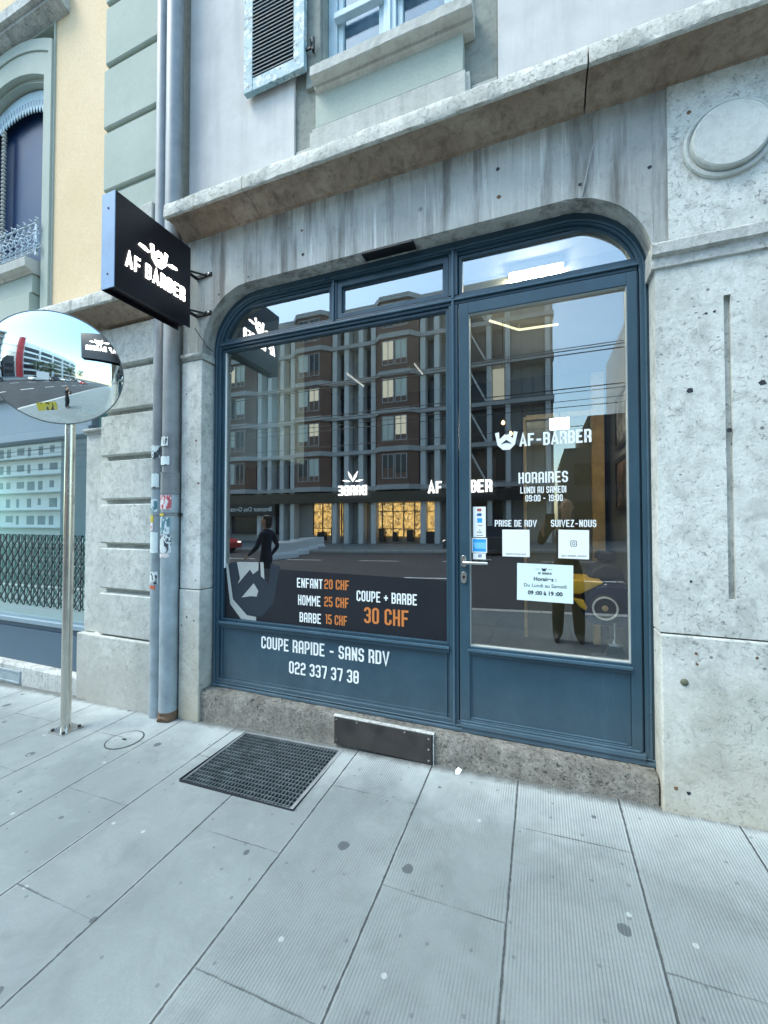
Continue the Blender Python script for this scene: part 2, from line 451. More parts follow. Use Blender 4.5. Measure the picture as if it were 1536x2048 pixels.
# ------------------------------------------------------------------ mesh builder
class MB:
    def __init__(s):
        s.v, s.f = [], []
    def add(s, vs, fs):
        o = len(s.v)
        s.v += [tuple(a) for a in vs]
        s.f += [tuple(i + o for i in f) for f in fs]
        return s
    def box(s, x0, x1, y0, y1, z0, z1):
        vs = [(x, y, z) for z in (z0, z1) for y in (y0, y1) for x in (x0, x1)]
        return s.add(vs, [(0, 2, 3, 1), (4, 5, 7, 6), (0, 1, 5, 4), (1, 3, 7, 5), (3, 2, 6, 7), (2, 0, 4, 6)])
    def prism(s, poly, y0, y1, fn=None):
        """poly of (x,z) pushed from y0 to y1"""
        fn = fn or (lambda a, b, c: (a, b, c))
        n = len(poly)
        vs = [fn(p[0], y0, p[1]) for p in poly] + [fn(p[0], y1, p[1]) for p in poly]
        fs = [tuple(range(n)), tuple(range(2 * n - 1, n - 1, -1))]
        fs += [(i, i + n, (i + 1) % n + n, (i + 1) % n) for i in range(n)]
        return s.add(vs, fs)
    def sheet(s, poly, y):
        return s.add([(p[0], y, p[1]) for p in poly], [tuple(range(len(poly)))])
    def profile_x(s, prof, xs, jit=None, cap=True):
        """closed (y,z) profile swept along x"""
        n = len(prof)
        vs = []
        for k, x in enumerate(xs):
            for i, (y, z) in enumerate(prof):
                dy, dz = jit(k, i, x) if jit else (0, 0)
                vs.append((x, y + dy, z + dz))
        fs = []
        for k in range(len(xs) - 1):
            for i in range(n):
                j = (i + 1) % n
                fs.append((k * n + i, k * n + j, (k + 1) * n + j, (k + 1) * n + i))
        if cap:
            fs.append(tuple(range(n - 1, -1, -1)))
            e = (len(xs) - 1) * n
            fs.append(tuple(range(e, e + n)))
        return s.add(vs, fs)
    def ring(s, outer, inner, y0, y1):
        """closed ring between two equally sampled (x,z) loops"""
        n = len(outer)
        vs = [(p[0], y0, p[1]) for p in outer] + [(p[0], y0, p[1]) for p in inner]
        vs += [(p[0], y1, p[1]) for p in outer] + [(p[0], y1, p[1]) for p in inner]
        fs = []
        for i in range(n):
            j = (i + 1) % n
            fs += [(i, j, n + j, n + i), (2 * n + i, 3 * n + i, 3 * n + j, 2 * n + j),
                   (i, 2 * n + i, 2 * n + j, j), (n + i, n + j, 3 * n + j, 3 * n + i)]
        return s.add(vs, fs)
    def frame(s, x0, x1, z0, z1, t, y0, y1):
        o = [(x0, z0), (x1, z0), (x1, z1), (x0, z1)]
        i = [(x0 + t, z0 + t), (x1 - t, z0 + t), (x1 - t, z1 - t), (x0 + t, z1 - t)]
        return s.ring(o, i, y0, y1)
    def tube(s, pts, r, n=10, cap=True):
        pts = [Vector(p) for p in pts]
        rs = r if isinstance(r, (list, tuple)) else [r] * len(pts)
        vs = []
        up = Vector((0, 0, 1))
        prev = None
        for i, p in enumerate(pts):
            d = (pts[min(i + 1, len(pts) - 1)] - pts[max(i - 1, 0)]).normalized()
            a = prev if prev else (up if abs(d.z) < .9 else Vector((1, 0, 0)))
            a = (a - d * a.dot(d)).normalized()
            prev = a
            b = d.cross(a)
            for k in range(n):
                t = 2 * math.pi * k / n
                vs.append(p + (a * math.cos(t) + b * math.sin(t)) * rs[i])
        fs = []
        for i in range(len(pts) - 1):
            for k in range(n):
                fs.append((i * n + k, i * n + (k + 1) % n, (i + 1) * n + (k + 1) % n, (i + 1) * n + k))
        if cap:
            fs.append(tuple(range(n - 1, -1, -1)))
            e = (len(pts) - 1) * n
            fs.append(tuple(range(e, e + n)))
        return s.add(vs, fs)
    def lathe(s, prof, c, n=32, fn=None):
        """(r, h) profile turned about the axis through c; fn maps (a,b,h) to xyz offset"""
        fn = fn or (lambda a, b, h: (a, b, h))
        vs = []
        for r, h in prof:
            for k in range(n):
                t = 2 * math.pi * k / n
                q = fn(r * math.cos(t), r * math.sin(t), h)
                vs.append((c[0] + q[0], c[1] + q[1], c[2] + q[2]))
        fs = []
        for i in range(len(prof) - 1):
            for k in range(n):
                fs.append((i * n + k, i * n + (k + 1) % n, (i + 1) * n + (k + 1) % n, (i + 1) * n + k))
        fs.append(tuple(range(n - 1, -1, -1)))
        e = (len(prof) - 1) * n
        fs.append(tuple(range(e, e + n)))
        return s.add(vs, fs)
    def build(s, name, mat, parent=None, bevel=0, smooth=0, label=None):
        me = bpy.data.meshes.new(name)
        me.from_pydata(s.v, [], s.f)
        bm = bmesh.new()
        bm.from_mesh(me)
        bmesh.ops.recalc_face_normals(bm, faces=bm.faces)
        bm.to_mesh(me)
        bm.free()
        if smooth:
            me.polygons.foreach_set('use_smooth', [True] * len(me.polygons))
            me.set_sharp_from_angle(angle=R(smooth))
        me.materials.append(M[mat] if isinstance(mat, str) else mat)
        o = bpy.data.objects.new(name, me)
        COL.objects.link(o)
        if parent:
            o.parent = parent
            o.location = -wloc(parent)
        if bevel:
            b = o.modifiers.new("bevel", 'BEVEL')
            b.width = bevel
            b.segments = 2
            b.limit_method = 'ANGLE'
            b.angle_limit = R(40)
        if label:
            o['label'] = label
        return o

def wloc(o):
    v = Vector((0, 0, 0))
    while o:
        v = v + o.location
        o = o.parent
    return v

def thing(name, label, cat, loc=(0, 0, 0), group=None):
    o = bpy.data.objects.new(name, None)
    o.empty_display_size = .2
    COL.objects.link(o)
    o.location = loc
    return tag(o, label, cat, group)

def tag(o, label, cat, group=None):
    o['label'] = label
    o['category'] = cat
    if group:
        o['group'] = group
    return o

def recenter(o, p):
    """put the origin of a single-mesh thing at p"""
    p = Vector(p)
    o.data.transform(Matrix.Translation(-p))
    o.location = p
    return o

def struct(o):
    o['kind'] = 'structure'
    return o

def dup(root, loc=None, rotz=0, label=None):
    r = root.copy()
    COL.objects.link(r)
    if loc:
        r.location = loc
    r.rotation_euler = (0, 0, rotz)
    if label:
        r['label'] = label
    for ch in list(root.children):
        c = ch.copy()
        COL.objects.link(c)
        c.parent = r
        for g in list(ch.children):
            d = g.copy()
            COL.objects.link(d)
            d.parent = c
    return r

# ------------------------------------------------------------------ lettering (own stroke font)
def glyphs():
    L, Rr, B, T, Mi, c, W = .07, .36, .07, .93, .5, .085, .43
    m = W / 2
    O = [[(L, B + c), (L, T - c), (L + c, T), (Rr - c, T), (Rr, T - c), (Rr, B + c), (Rr - c, B), (L + c, B), 'z']]
    g = {
        'A': [[(L, 0), (L, T - c), (L + c, T), (Rr - c, T), (Rr, T - c), (Rr, 0)], [(L, .40), (Rr, .40)]],
        'a': [[(.06, 0), (.25, .985), (.44, 0)], [(.13, .28), (.37, .28)]],
        'B': [[(L, B), (L, T), (Rr - c, T), (Rr, T - c), (Rr, Mi + c), (Rr - c * .6, Mi), (Rr, Mi - c), (Rr, B + c), (Rr - c, B), 'z'], [(L, Mi), (Rr - c, Mi)]],
        'C': [[(Rr, .66), (Rr, T - c), (Rr - c, T), (L + c, T), (L, T - c), (L, B + c), (L + c, B), (Rr - c, B), (Rr, B + c), (Rr, .34)]],
        'D': [[(L, B), (L, T), (Rr - c, T), (Rr, T - c), (Rr, B + c), (Rr - c, B), 'z']],
        'E': [[(W - .02, T), (L, T), (L, B), (W - .02, B)], [(L, Mi), (Rr, Mi)]],
        'F': [[(W - .02, T), (L, T), (L, 0)], [(L, Mi), (Rr, Mi)]],
        'G': [[(Rr, .66), (Rr, T - c), (Rr - c, T), (L + c, T), (L, T - c), (L, B + c), (L + c, B), (Rr - c, B), (Rr, B + c), (Rr, .45), (m, .45)]],
        'H': [[(L, 0), (L, 1)], [(Rr, 0), (Rr, 1)], [(L, Mi), (Rr, Mi)]],
        'I': [[(L, 0), (L, 1)]],
        'L': [[(L, 1), (L, B), (W - .03, B)]],
        'M': [[(L, 0), (L, 1)], [(.50, 0), (.50, 1)], [(L, .97), (.285, .42), (.50, .97)]],
        'N': [[(L, 0), (L, 1)], [(Rr, 0), (Rr, 1)], [(L, .95), (Rr, .05)]],
        'O': O, '0': O,
        'P': [[(L, 0), (L, T), (Rr - c, T), (Rr, T - c), (Rr, .42 + c), (Rr - c, .42), (L, .42)]],
        'R': [[(L, 0), (L, T), (Rr - c, T), (Rr, T - c), (Rr, .45 + c), (Rr - c, .45), (L, .45)], [(Rr - c * 1.6, .45), (Rr, .36), (Rr, 0)]],
        'S': [[(Rr, .70), (Rr, T - c), (Rr - c, T), (L + c, T), (L, T - c), (L, Mi + c), (L + c, Mi), (Rr - c, Mi), (Rr, Mi - c), (Rr, B + c), (Rr - c, B), (L + c, B), (L, B + c), (L, .30)]],
        'T': [[(m, 0), (m, T)], [(0, T), (W, T)]],
        'U': [[(L, 1), (L, B + c), (L + c, B), (Rr - c, B), (Rr, B + c), (Rr, 1)]],
        'V': [[(.05, 1), (.25, .02), (.45, 1)]],
        'Y': [[(L - .02, 1), (m, .50), (Rr + .02, 1)], [(m, 0), (m, .55)]],
        'Z': [[(0.02, T), (Rr, T), (L, B), (W - .01, B)]],
        '1': [[(.20, 0), (.20, T), (.06, T)]],
        '2': [[(L, .72), (L, T - c), (L + c, T), (Rr - c, T), (Rr, T - c), (Rr, Mi + c), (Rr - c, Mi), (L + c, Mi), (L, Mi - c), (L, B), (W - .01, B)]],
        '3': [[(L, .74), (L, T - c), (L + c, T), (Rr - c, T), (Rr, T - c), (Rr, Mi + c), (Rr - c * .6, Mi), (Rr, Mi - c), (Rr, B + c), (Rr - c, B), (L + c, B), (L, B + c), (L, .26)], [(.15, Mi), (Rr - c, Mi)]],
        '5': [[(W - .03, T), (L, T), (L, .53), (Rr - c, .53), (Rr, .53 - c), (Rr, B + c), (Rr - c, B), (L + c, B), (L, B + c), (L, .26)]],
        '7': [[(0, T), (Rr, T), (Rr, .72), (.20, 0)]],
        '8': [[(L, B + c), (L, T - c), (L + c, T), (Rr - c, T), (Rr, T - c), (Rr, B + c), (Rr - c, B), (L + c, B), 'z'], [(L, Mi), (Rr, Mi)]],
        '9': [[(L, .24), (L, B + c), (L + c, B), (Rr - c, B), (Rr, B + c), (Rr, T - c), (Rr - c, T), (L + c, T), (L, T - c), (L, .45 + c), (L + c, .45), (Rr, .45)]],
        '+': [[(m, .22), (m, .72)], [(m - .25 + .04, .47), (m + .25 - .04, .47)]],
        '-': [[(.06, .45), (Rr + .01, .45)]],
        '.': [[(L, 0), (L, .15)]],
        ':': [[(L, .14), (L, .30)], [(L, .60), (L, .76)]],
        '_': [],
    }
    wd = {k: W for k in g}
    wd.update({'V': .50, 'a': .50, 'I': .14, '.': .14, ':': .14, 'M': .57, '1': .28})
    return g, wd
GL, GW = glyphs()

def strip(pl, t):
    closed = pl[-1] == 'z'
    p = [Vector((a[0], a[1])) for a in pl if a != 'z']
    n = len(p)
    out = []
    for i in range(n):
        a = p[i - 1] if (closed or i > 0) else None
        b = p[(i + 1) % n] if (closed or i < n - 1) else None
        d1 = (p[i] - a).normalized() if a is not None else None
        d2 = (b - p[i]).normalized() if b is not None else None
        d1 = d1 if d1 is not None else d2
        d2 = d2 if d2 is not None else d1
        n1, n2 = Vector((-d1.y, d1.x)), Vector((-d2.y, d2.x))
        mi = n1 + n2
        mi = mi.normalized() if mi.length > 1e-6 else n1
        k = 1 / max(.45, mi.dot(n1))
        out.append((p[i] + mi * t * .5 * k, p[i] - mi * t * .5 * k))
    q = []
    for i in range(n if closed else n - 1):
        j = (i + 1) % n
        q.append((out[i][0], out[j][0], out[j][1], out[i][1]))
    return q

def text_mb(mb, s, org, u, v, nrm, width, height, t=.14, thick=.0, lift=.0004, sp=.085):
    """letters of string s, baseline start at org, reading along u, up along v"""
    org, u, v, nrm = Vector(org), Vector(u), Vector(v), Vector(nrm)
    adv = 0
    items = []
    for ch in s:
        if ch == ' ':
            adv += .26
            continue
        items.append((ch, adv))
        adv += GW[ch] + sp
    tot = adv - sp
    kx = width / tot
    for ch, a in items:
        for k, pl in enumerate(GL[ch]):
            off = nrm * (lift * k)
            for q in strip(pl, t):
                pts = [org + u * ((a + p.x) * kx) + v * (p.y * height) + off for p in q]
                if thick:
                    bk = [p - nrm * thick for p in pts]
                    mb.add(pts + bk, [(0, 1, 2, 3), (7, 6, 5, 4), (0, 4, 5, 1), (1, 5, 6, 2), (2, 6, 7, 3), (3, 7, 4, 0)])
                else:
                    mb.add(pts, [(0, 1, 2, 3)])
    return mb

X, Y, Z = Vector((1, 0, 0)), Vector((0, 1, 0)), Vector((0, 0, 1))
def flat(mb, s, x0, x1, z0, z1, y, t=.14):
    return text_mb(mb, s, (x0, y, z0), X, Z, -Y, x1 - x0, z1 - z0, t)

def line(name, s, x0, x1, z0, z1, y, mat, parent, t=.14, sp=.085):
    """one flat word per mesh, laid out as one line from x0 to x1"""
    def adv(q):
        a = 0
        for ch in q:
            a += .26 if ch == ' ' else GW[ch] + sp
        return a
    k = (x1 - x0) / (adv(s) - sp)
    pos = 0
    for wd_ in s.split(' '):
        if wd_:
            a = x0 + pos * k
            flat(MB(), wd_, a, a + (adv(wd_) - sp) * k, z0, z1, y, t).build(name, mat, parent)
        pos += adv(wd_) + .26

EMB = [(0.03, .95), (.2, 1), (.226, .607), (.452, .869), (.51, .8), (.596, .871), (.788, .607), (.818, 1.0), (.985, .95), (.872, .28), (.662, .0), (.36, .0), (.132, .28)]
EMB_L = [[0, 1, 2, 11, 12], [2, 3, 4, 11], [4, 5, 6, 10, 11], [6, 7, 8, 9, 10]]
EMT = [(.51, .56), (.27, .31), (.51, .39), (.75, .31)]
def emblem(mb, hole, org, u, v, nrm, wd, ht, thick=0):
    org, u, v, nrm = Vector(org), Vector(u), Vector(v), Vector(nrm)
    def P(q, l=0):
        return org + u * (q[0] * wd) + v * (q[1] * ht) + nrm * l
    if thick:
        for idx in EMB_L:
            n = len(idx)
            a = [P(EMB[i]) for i in idx] + [P(EMB[i], -thick) for i in idx]
            mb.add(a, [tuple(range(n)), tuple(range(2 * n - 1, n - 1, -1))] + [(i, i + n, (i + 1) % n + n, (i + 1) % n) for i in range(n)])
    else:
        for idx in EMB_L:
            mb.add([P(EMB[i]) for i in idx], [tuple(range(len(idx)))])
    if hole is not None:
        hole.add([P(p, .0012) for p in EMT[:3]], [(0, 1, 2)])
        hole.add([P(EMT[0], .0012), P(EMT[2], .0012), P(EMT[3], .0012)], [(0, 1, 2)])

def sans(name, s, x, z, size, y, mat, parent, bold=0.0, align='CENTER', sx=1.0):
    cu = bpy.data.curves.new(name, 'FONT')
    cu.body = s
    cu.size = size
    cu.align_x = align
    cu.offset = bold
    ob = bpy.data.objects.new(name, cu)
    me = bpy.data.meshes.new_from_object(ob)
    bpy.data.objects.remove(ob)
    bpy.data.curves.remove(cu)
    me.transform(Matrix.Translation((x, y, z)) @ Matrix.Rotation(R(90), 4, 'X') @ Matrix.Scale(sx, 4, (1, 0, 0)))
    me.materials.clear()
    me.materials.append(M[mat])
    o = bpy.data.objects.new(name, me)
    COL.objects.link(o)
    if parent:
        o.parent = parent
        o.location = -wloc(parent)
    return o

# ------------------------------------------------------------------ ground
def sx_(x):
    return 14 * math.tanh(x / 14)
def gz(x, y=0):
    return .132 + .033 * sx_(x) + .02 * max(-4.6, y)

# ================================================================== GROUND
def grid_sheet(xs, ys, hole=None, fz=gz, dz=0):
    mb = MB()
    n = len(ys)
    vs = [(x, y, fz(x, y) + dz) for x in xs for y in ys]
    fs = []
    for i in range(len(xs) - 1):
        for j in range(n - 1):
            cx, cy = (xs[i] + xs[i + 1]) / 2, (ys[j] + ys[j + 1]) / 2
            if hole and hole[0] < cx < hole[1] and hole[2] < cy < hole[3]:
                continue
            fs.append((i * n + j, (i + 1) * n + j, (i + 1) * n + j + 1, i * n + j + 1))
    return mb.add(vs, fs)

GX0, GX1, GY0, GY1 = -1.957, -1.188, -.706, -.135
xs = sorted([-90, -60, -40, -30, -24, -18, -14, -11, -9] + [-7 + .5 * i for i in range(25)] + [GX0, GX1, 7, 9, 12, 16, 22, 30, 40, 60, 90])
ys = sorted([-4.6, -3.5, -2.5, -1.7, GY0, GY1, .02, .35])
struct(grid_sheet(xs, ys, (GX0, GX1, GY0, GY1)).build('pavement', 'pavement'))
road = lambda x, y: gz(x, -4.6) - .12 + .004 * (y + 4.6)
kb = MB()
kx = [-60 + 1.0 * i for i in range(121)]
for a, b in zip(kx[:-1], kx[1:]):
    for yk in (-4.62, -19.9):
        vs = []
        for x in (a + .004, b - .004):
            for (dy, top) in ((0, 1), (-.18, 1), (-.18, 0), (0, 0)):
                vs.append((x, yk + dy, (gz(x, -4.6) + .004) if top else gz(x, -4.6) - .3))
        kb.add(vs, [(0, 1, 2, 3), (7, 6, 5, 4), (0, 4, 5, 1), (1, 5, 6, 2), (2, 6, 7, 3), (3, 7, 4, 0)])
struct(kb.build('kerb', 'stone_cap'))
struct(grid_sheet(sorted(set(xs + [-600, -300, 300, 600])), [-600, -300, -120, -60, -35, -28, -20, -12, -4.61], fz=lambda x, y: gz(x, -4.6) - .14).build('road', 'road'))
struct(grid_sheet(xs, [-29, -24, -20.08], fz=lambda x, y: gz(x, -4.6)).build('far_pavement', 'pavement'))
mk = MB()
for i in range(-12, 13):
    for yy in (-9.6, -15.0):
        x0 = i * 4.0
        mk.add([(x0, yy, gz(x0, -4.6) - .135), (x0 + 2, yy, gz(x0 + 2, -4.6) - .135), (x0 + 2, yy + .14, gz(x0 + 2, -4.6) - .135), (x0, yy + .14, gz(x0, -4.6) - .135)], [(0, 1, 2, 3)])
struct(mk.build('road_marking', 'opp_white'))

# ================================================================== STONE BUILDING (this shop's house)
B = thing('stone_building', 'pale stone ground floor under a pinkish white plaster storey, holding the barber shopfront', 'building', (-.9, 0, .1))
FY = -.12                                  # face of the ground-floor stone
AX0, AX1, AZT, AR = -2.405, .545, 3.302, .43

def arch(x0, x1, z0, zt, r, n=26):
    """open arch outline: up the left side, over, down the right side"""
    p = [(x0, z0)]
    p += [(x0 + r - r * math.cos(t), zt - r + r * math.sin(t)) for t in [R(90) * i / n for i in range(n + 1)]]
    p += [(x1 - r + r * math.sin(t), zt - r + r * math.cos(t)) for t in [R(90) * i / n for i in range(n + 1)]]
    p += [(x1, z0)]
    return p

def wall_strip(mb, top, curve, y0, y1):
    """front sheet between a level top and a curve below it, plus the soffit of the curve"""
    n = len(curve)
    vs = [(x, y0, top) for x, z in curve] + [(x, y0, z) for x, z in curve] + [(x, y1, z) for x, z in curve]
    fs = []
    for i in range(n - 1):
        fs.append((i, i + 1, n + i + 1, n + i))
        fs.append((n + i, n + i + 1, 2 * n + i + 1, 2 * n + i))
    mb.add(vs, fs)

# streaked render over the arch
mb = MB()
curve = [c for c in arch(AX0, AX1, 2.9, AZT, AR)]
cut = []
for i, (x, z) in enumerate(curve):
    cut.append((x if i in (0, len(curve) - 1) else x + random.uniform(-.0012, .0012), z + random.uniform(-.002, .002)))
wall_strip(mb, 3.78, cut, FY, .10)
mb.box(-2.60, AX0 - .0, FY, .08, 2.84, 3.78)
mb.box(AX1, .608, FY, .08, 2.9, 3.78)
mb.build('spandrel_wall', 'spandrel', B)
# a broken lip of render hanging at the middle of the arch
mb = MB()
mb.box(-1.075, -.725, FY - .002, -.04, 3.287, AZT + .004)
mb.build('lintel_patch', 'black', B, .004)

# pale stone piers: right one is cut by a narrow upright slot
mb = MB()
PB = .09
SX0, SX1, SZ0, SZ1 = .822, .850, 1.19, 2.634
mb.box(AX1, SX0, FY - .012, PB, 1.012, 2.815)
mb.box(SX1, 2.2, FY - .012, PB, 1.012, 2.815)
mb.box(SX0, SX1, FY - .012, PB, 1.012, SZ0)
mb.box(SX0, SX1, FY - .012, PB, SZ1, 2.815)
mb.box(SX0, SX1, FY + .016, PB, SZ0, SZ1)
mb.box(.608, 30, FY - .006, PB, 2.93, 3.78)
mb.box(2.204, 30, FY - .012, PB, .0, 2.815)
mb.build('right_pier', 'stone', B)
mb = MB()
mb.box(AX1 + .001, 2.2, FY - .022, PB, .0, 1.004)
mb.build('pier_base', 'stone', B, .008)
mb = MB()
mb.box(-2.605, AX0, FY - .004, PB, 1.036, 2.79)
mb.box(-2.605, AX0 + .002, FY - .010, PB, -.1, 1.030)
mb.build('left_pier', 'stone', B, .006)
# impost mouldings
def moulding(x0, x1, zb, zm, zt, py):
    m = MB()
    prof = [(PB, zb), (py, zb), (py - .012, zb + .004), (py - .014, zm - .004), (py - .020, zm), (py - .034, zm + .006), (py - .036, zt - .008), (py - .028, zt), (PB, zt)]
    n = max(2, int((x1 - x0) / .06))
    n = min(n, 60)
    m.profile_x(prof, [x0 + (x1 - x0) * i / n for i in range(n + 1)], lambda k, i, x: (random.uniform(-.0018, .0018), random.uniform(-.0018, .0018)) if 2 <= i <= 7 else (0, 0))
    return m
moulding(.528, 3.2, 2.815, 2.872, 2.935, FY - .012).build('impost', 'stone_cap', B)
moulding(-2.605, -2.393, 2.795, 2.815, 2.845, FY + .010).build('impost', 'stone_cap', B)
# raised round medallion
mb = MB()
prof = [(.184, 0), (.182, .014), (.172, .018), (.164, .014), (.160, .006), (.156, .006), (.153, .034), (.146, .039), (.001, .040)]
mb.lathe(prof, (.852, FY - .008, 3.385), 56, lambda a, b, h: (a, -h, b))
mb.build('medallion', 'medallion', B, 0, 35)
# granite threshold with vent plate
mb = MB()
nx = 60
gxs = [-2.403 + (2.94) * i / nx for i in range(nx + 1)]
mb.profile_x([(.12, -.2), (FY + .02, -.2), (FY + .012, .262), (FY + .03, .283), (.12, .286)], gxs, lambda k, i, x: (random.uniform(-.006, .006), random.uniform(-.006, .003)) if i in (2, 3) else (0, 0))
mb.build('threshold', 'granite', B, 0, 50)
mb = MB()
mb.box(-1.262, -.612, FY - .004, FY + .03, .112, .285)
v = mb.build('vent_cover', 'vent', B, .003)
mb = MB()
mb.box(-1.27, -.60, FY - .001, FY + .03, .2865, .290)
mb.box(-.604, -.601, FY - .001, FY + .03, .10, .286)
mb.build('mortar_bead', 'stone_cap', v)
mb = MB()
for x, z in ((-1.245, .27), (-1.245, .14), (-1.10, .275), (-.78, .275), (-.63, .262), (-.63, .20), (-.63, .135)):
    mb = MB()
    mb.lathe([(.006, 0), (.006, .003), (.001, .004)], (x, FY - .004, z), 10, lambda a, b, h: (a, -h, b))
    mb.build('screw', 'chrome', v)

# old drilled fixing holes and plugs in the stone
for x, z, r in ((.683, 2.193, .013), (.962, 2.196, .014), (.836, 1.985, .011), (.753, 2.559, .006), (.786, 2.562, .006), (.688, .925, .007), (.692, .875, .006), (.919, .932, .007), (.676, 1.266, .006), (.599, .27, .009), (.65, .259, .009),
                (.699, 3.574, .010), (-.214, 3.583, .011), (-.209, 3.419, .012), (.213, 3.363, .010), (.531, 3.357, .010), (-1.524, 3.565, .010), (-1.516, 3.394, .011), (-1.978, 3.339, .007), (-2.25, 3.263, .008),
                (-2.526, .822, .008), (-2.455, .80, .007), (-2.577, .756, .006), (-2.455, 2.17, .010), (-2.43, 1.843, .010)):
    yf = FY - (.022 if (z < 1.0 and x > 0) else .012 if (x > 0 and z < 2.8) else .006 if x > .608 else .010 if (x < -2.3 and z < 1) else .004 if (x < -2.3 and z < 2.8) else 0)
    mb = MB()
    n = 14
    rr = [r * random.uniform(.75, 1.2) for _ in range(n)]
    mb.prism([(x + rr[k] * math.cos(2 * math.pi * k / n), z + rr[k] * math.sin(2 * math.pi * k / n)) for k in range(n)], yf - .0008, yf + .002)
    mb.build('fixing_hole', 'rust' if random.random() < .3 else 'dark_in', B)
mb = MB()
mb.lathe([(.017, 0), (.016, .004), (.010, .007), (.001, .008)], (.64, FY - .022, .783), 20, lambda a, b, h: (a, -h, b))
mb.build('wall_stud', m_paint('greenish_stud', (.10, .105, .07), .6, .4, 40), B, 0, 50)

# cornice: stone lengths with open joints and chipped lip
from mathutils import noise as mnoise
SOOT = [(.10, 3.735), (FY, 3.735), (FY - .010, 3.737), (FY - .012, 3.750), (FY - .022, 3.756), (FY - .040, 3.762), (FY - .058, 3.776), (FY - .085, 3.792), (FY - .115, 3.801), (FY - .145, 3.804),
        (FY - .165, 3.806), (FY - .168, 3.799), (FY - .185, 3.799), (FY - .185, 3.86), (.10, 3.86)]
LIP = [(.10, 3.861), (FY - .1855, 3.861), (FY - .1855, 3.797), (FY - .199, 3.797), (FY - .205, 3.803), (FY - .206, 3.835), (FY - .205, 3.865), (FY - .202, 3.892), (FY - .192, 3.906), (FY - .17, 3.912), (FY + .06, 3.99), (.10, 3.99)]
def cornice(segs, dz=0, prof=LIP, seed=3, amp=.005, worn=(3, 9), chips=1):
    mb = MB()
    for a, b in segs:
        n = max(3, int((b - a) / .018)) if b - a < 6 else 240
        xs_ = [a + (b - a) * i / n for i in range(n + 1)]
        def j(k, i, x):
            if not worn[0] <= i <= worn[1]:
                return 0, 0
            v = Vector((x * 9, seed + i * .35, 0))
            d = mnoise.noise(v) * amp + mnoise.noise(v * 3.7) * amp * .5
            chip = max(0, mnoise.noise(Vector((x * 5.3, seed * 3.1, 0))) - .26) * .085 * chips if i in (worn[0], worn[0] + 1, worn[1], worn[1] - 1) else 0
            return d + chip, mnoise.noise(v + Vector((7, 3, 1))) * amp * .7 + (chip * .7 if i < 6 else -chip * .7)
        mb.profile_x([(y, z + dz) for y, z in prof], xs_, j)
    return mb
SEGS = [(-2.585, -1.872), (-1.868, .232), (.240, 2.9), (2.906, 30)]
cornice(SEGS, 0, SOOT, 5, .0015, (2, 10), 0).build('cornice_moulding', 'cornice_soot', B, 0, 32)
cornice(SEGS, 0, LIP, 3).build('cornice_lip', 'cornice', B, 0, 32)

# upper storey
UY = -.06
mb = MB()
WX0, WX1, WZ0, WZ1 = -1.63, -.215, 4.0, 7.3
mb.box(-2.62, WX0, UY, .25, 3.9, 14)
mb.box(WX1, 30, UY, .25, 3.9, 14)
mb.box(WX0, WX1, UY, .25, WZ1, 14)
mb.build('upper_wall', 'plaster', B)
mb = MB()
mb.box(WX0 + .003, -1.405, UY + .022, .24, 4.20, WZ1 - .002)
mb.box(-.445, WX1 - .003, UY + .022, .24, 4.20, WZ1 - .002)
mb.box(-1.533, -1.418, UY - .004, UY + .06, 4.62, WZ1 - .004)
mb.box(-.432, -.372, UY - .004, UY + .06, 4.62, WZ1 - .004)
mb.build('window_surround', 'green_grey', B, .005)
mb = MB()
mb.box(-1.435, -.415, UY - .035, .2, 4.275, 4.52)
mb.build('apron', 'green', B, .004)
mb = MB()
mb.box(-1.49, -.378, UY - .022, .2, 4.02, 4.272)
mb.box(-1.455, -.40, UY - .045, .19, 4.02, 4.266)
mb.box(WX0 + .004, -1.494, UY + .012, .2, 4.0, 4.21)
mb.box(-.374, WX1 - .004, UY + .012, .2, 4.0, 4.21)
mb.build('plinth', 'plinth', B, .005)
wdw = MB()
wx0, wx1 = -1.404, -.446
wdw.box(wx0, wx0 + .07, .03, .10, 4.66, 7.0)
wdw.box(wx1 - .07, wx1, .03, .10, 4.66, 7.0)
wdw.box(-.975, -.885, .024, .10, 4.66, 7.0)
wdw.box(-.94, -.92, .012, .03, 4.66, 7.0)
wdw.box(wx0 + .07, -.975, .034, .10, 4.66, 4.78)
wdw.box(-.885, wx1 - .07, .034, .10, 4.66, 4.78)
for x0, x1 in ((wx0 + .07, -.975), (-.885, wx1 - .07)):
    wdw.frame(x0 + .002, x1 - .002, 4.78, 6.9, .04, .044, .09)
    wdw.box(x0 - .01, x1, -.004, .045, 5.12, 5.165)
    wdw.box(x0 + .04, x1 - .04, .05, .08, 5.76, 5.79)
wf = wdw.build('window', 'pale_blue', B, .004)
mb = MB()
mb.box(wx0 + .06, wx1 - .06, .068, .072, 4.7, 6.95)
mb.build('pane', 'glass_up', wf)
mb = MB()
for i in range(15):
    x = wx0 + .08 + i * .058
    if -1.0 < x < -.93:
        continue
    mb.add([(x, .13 + .012 * (i % 2), 4.7), (x + .06, .13 + .012 * ((i + 1) % 2), 4.7), (x + .06, .13 + .012 * ((i + 1) % 2), 6.9), (x, .13 + .012 * (i % 2), 6.9)], [(0, 1, 2, 3)])
mb.build('curtain', m_paint('grey_net_curtain', (.26, .33, .40), .8, .1), wf)
mb = MB()
mb.box(wx0 - .02, wx1 + .02, .45, .47, 4.5, 7.2)
mb.build('room_dark', 'dark_in', wf)
mb = MB()
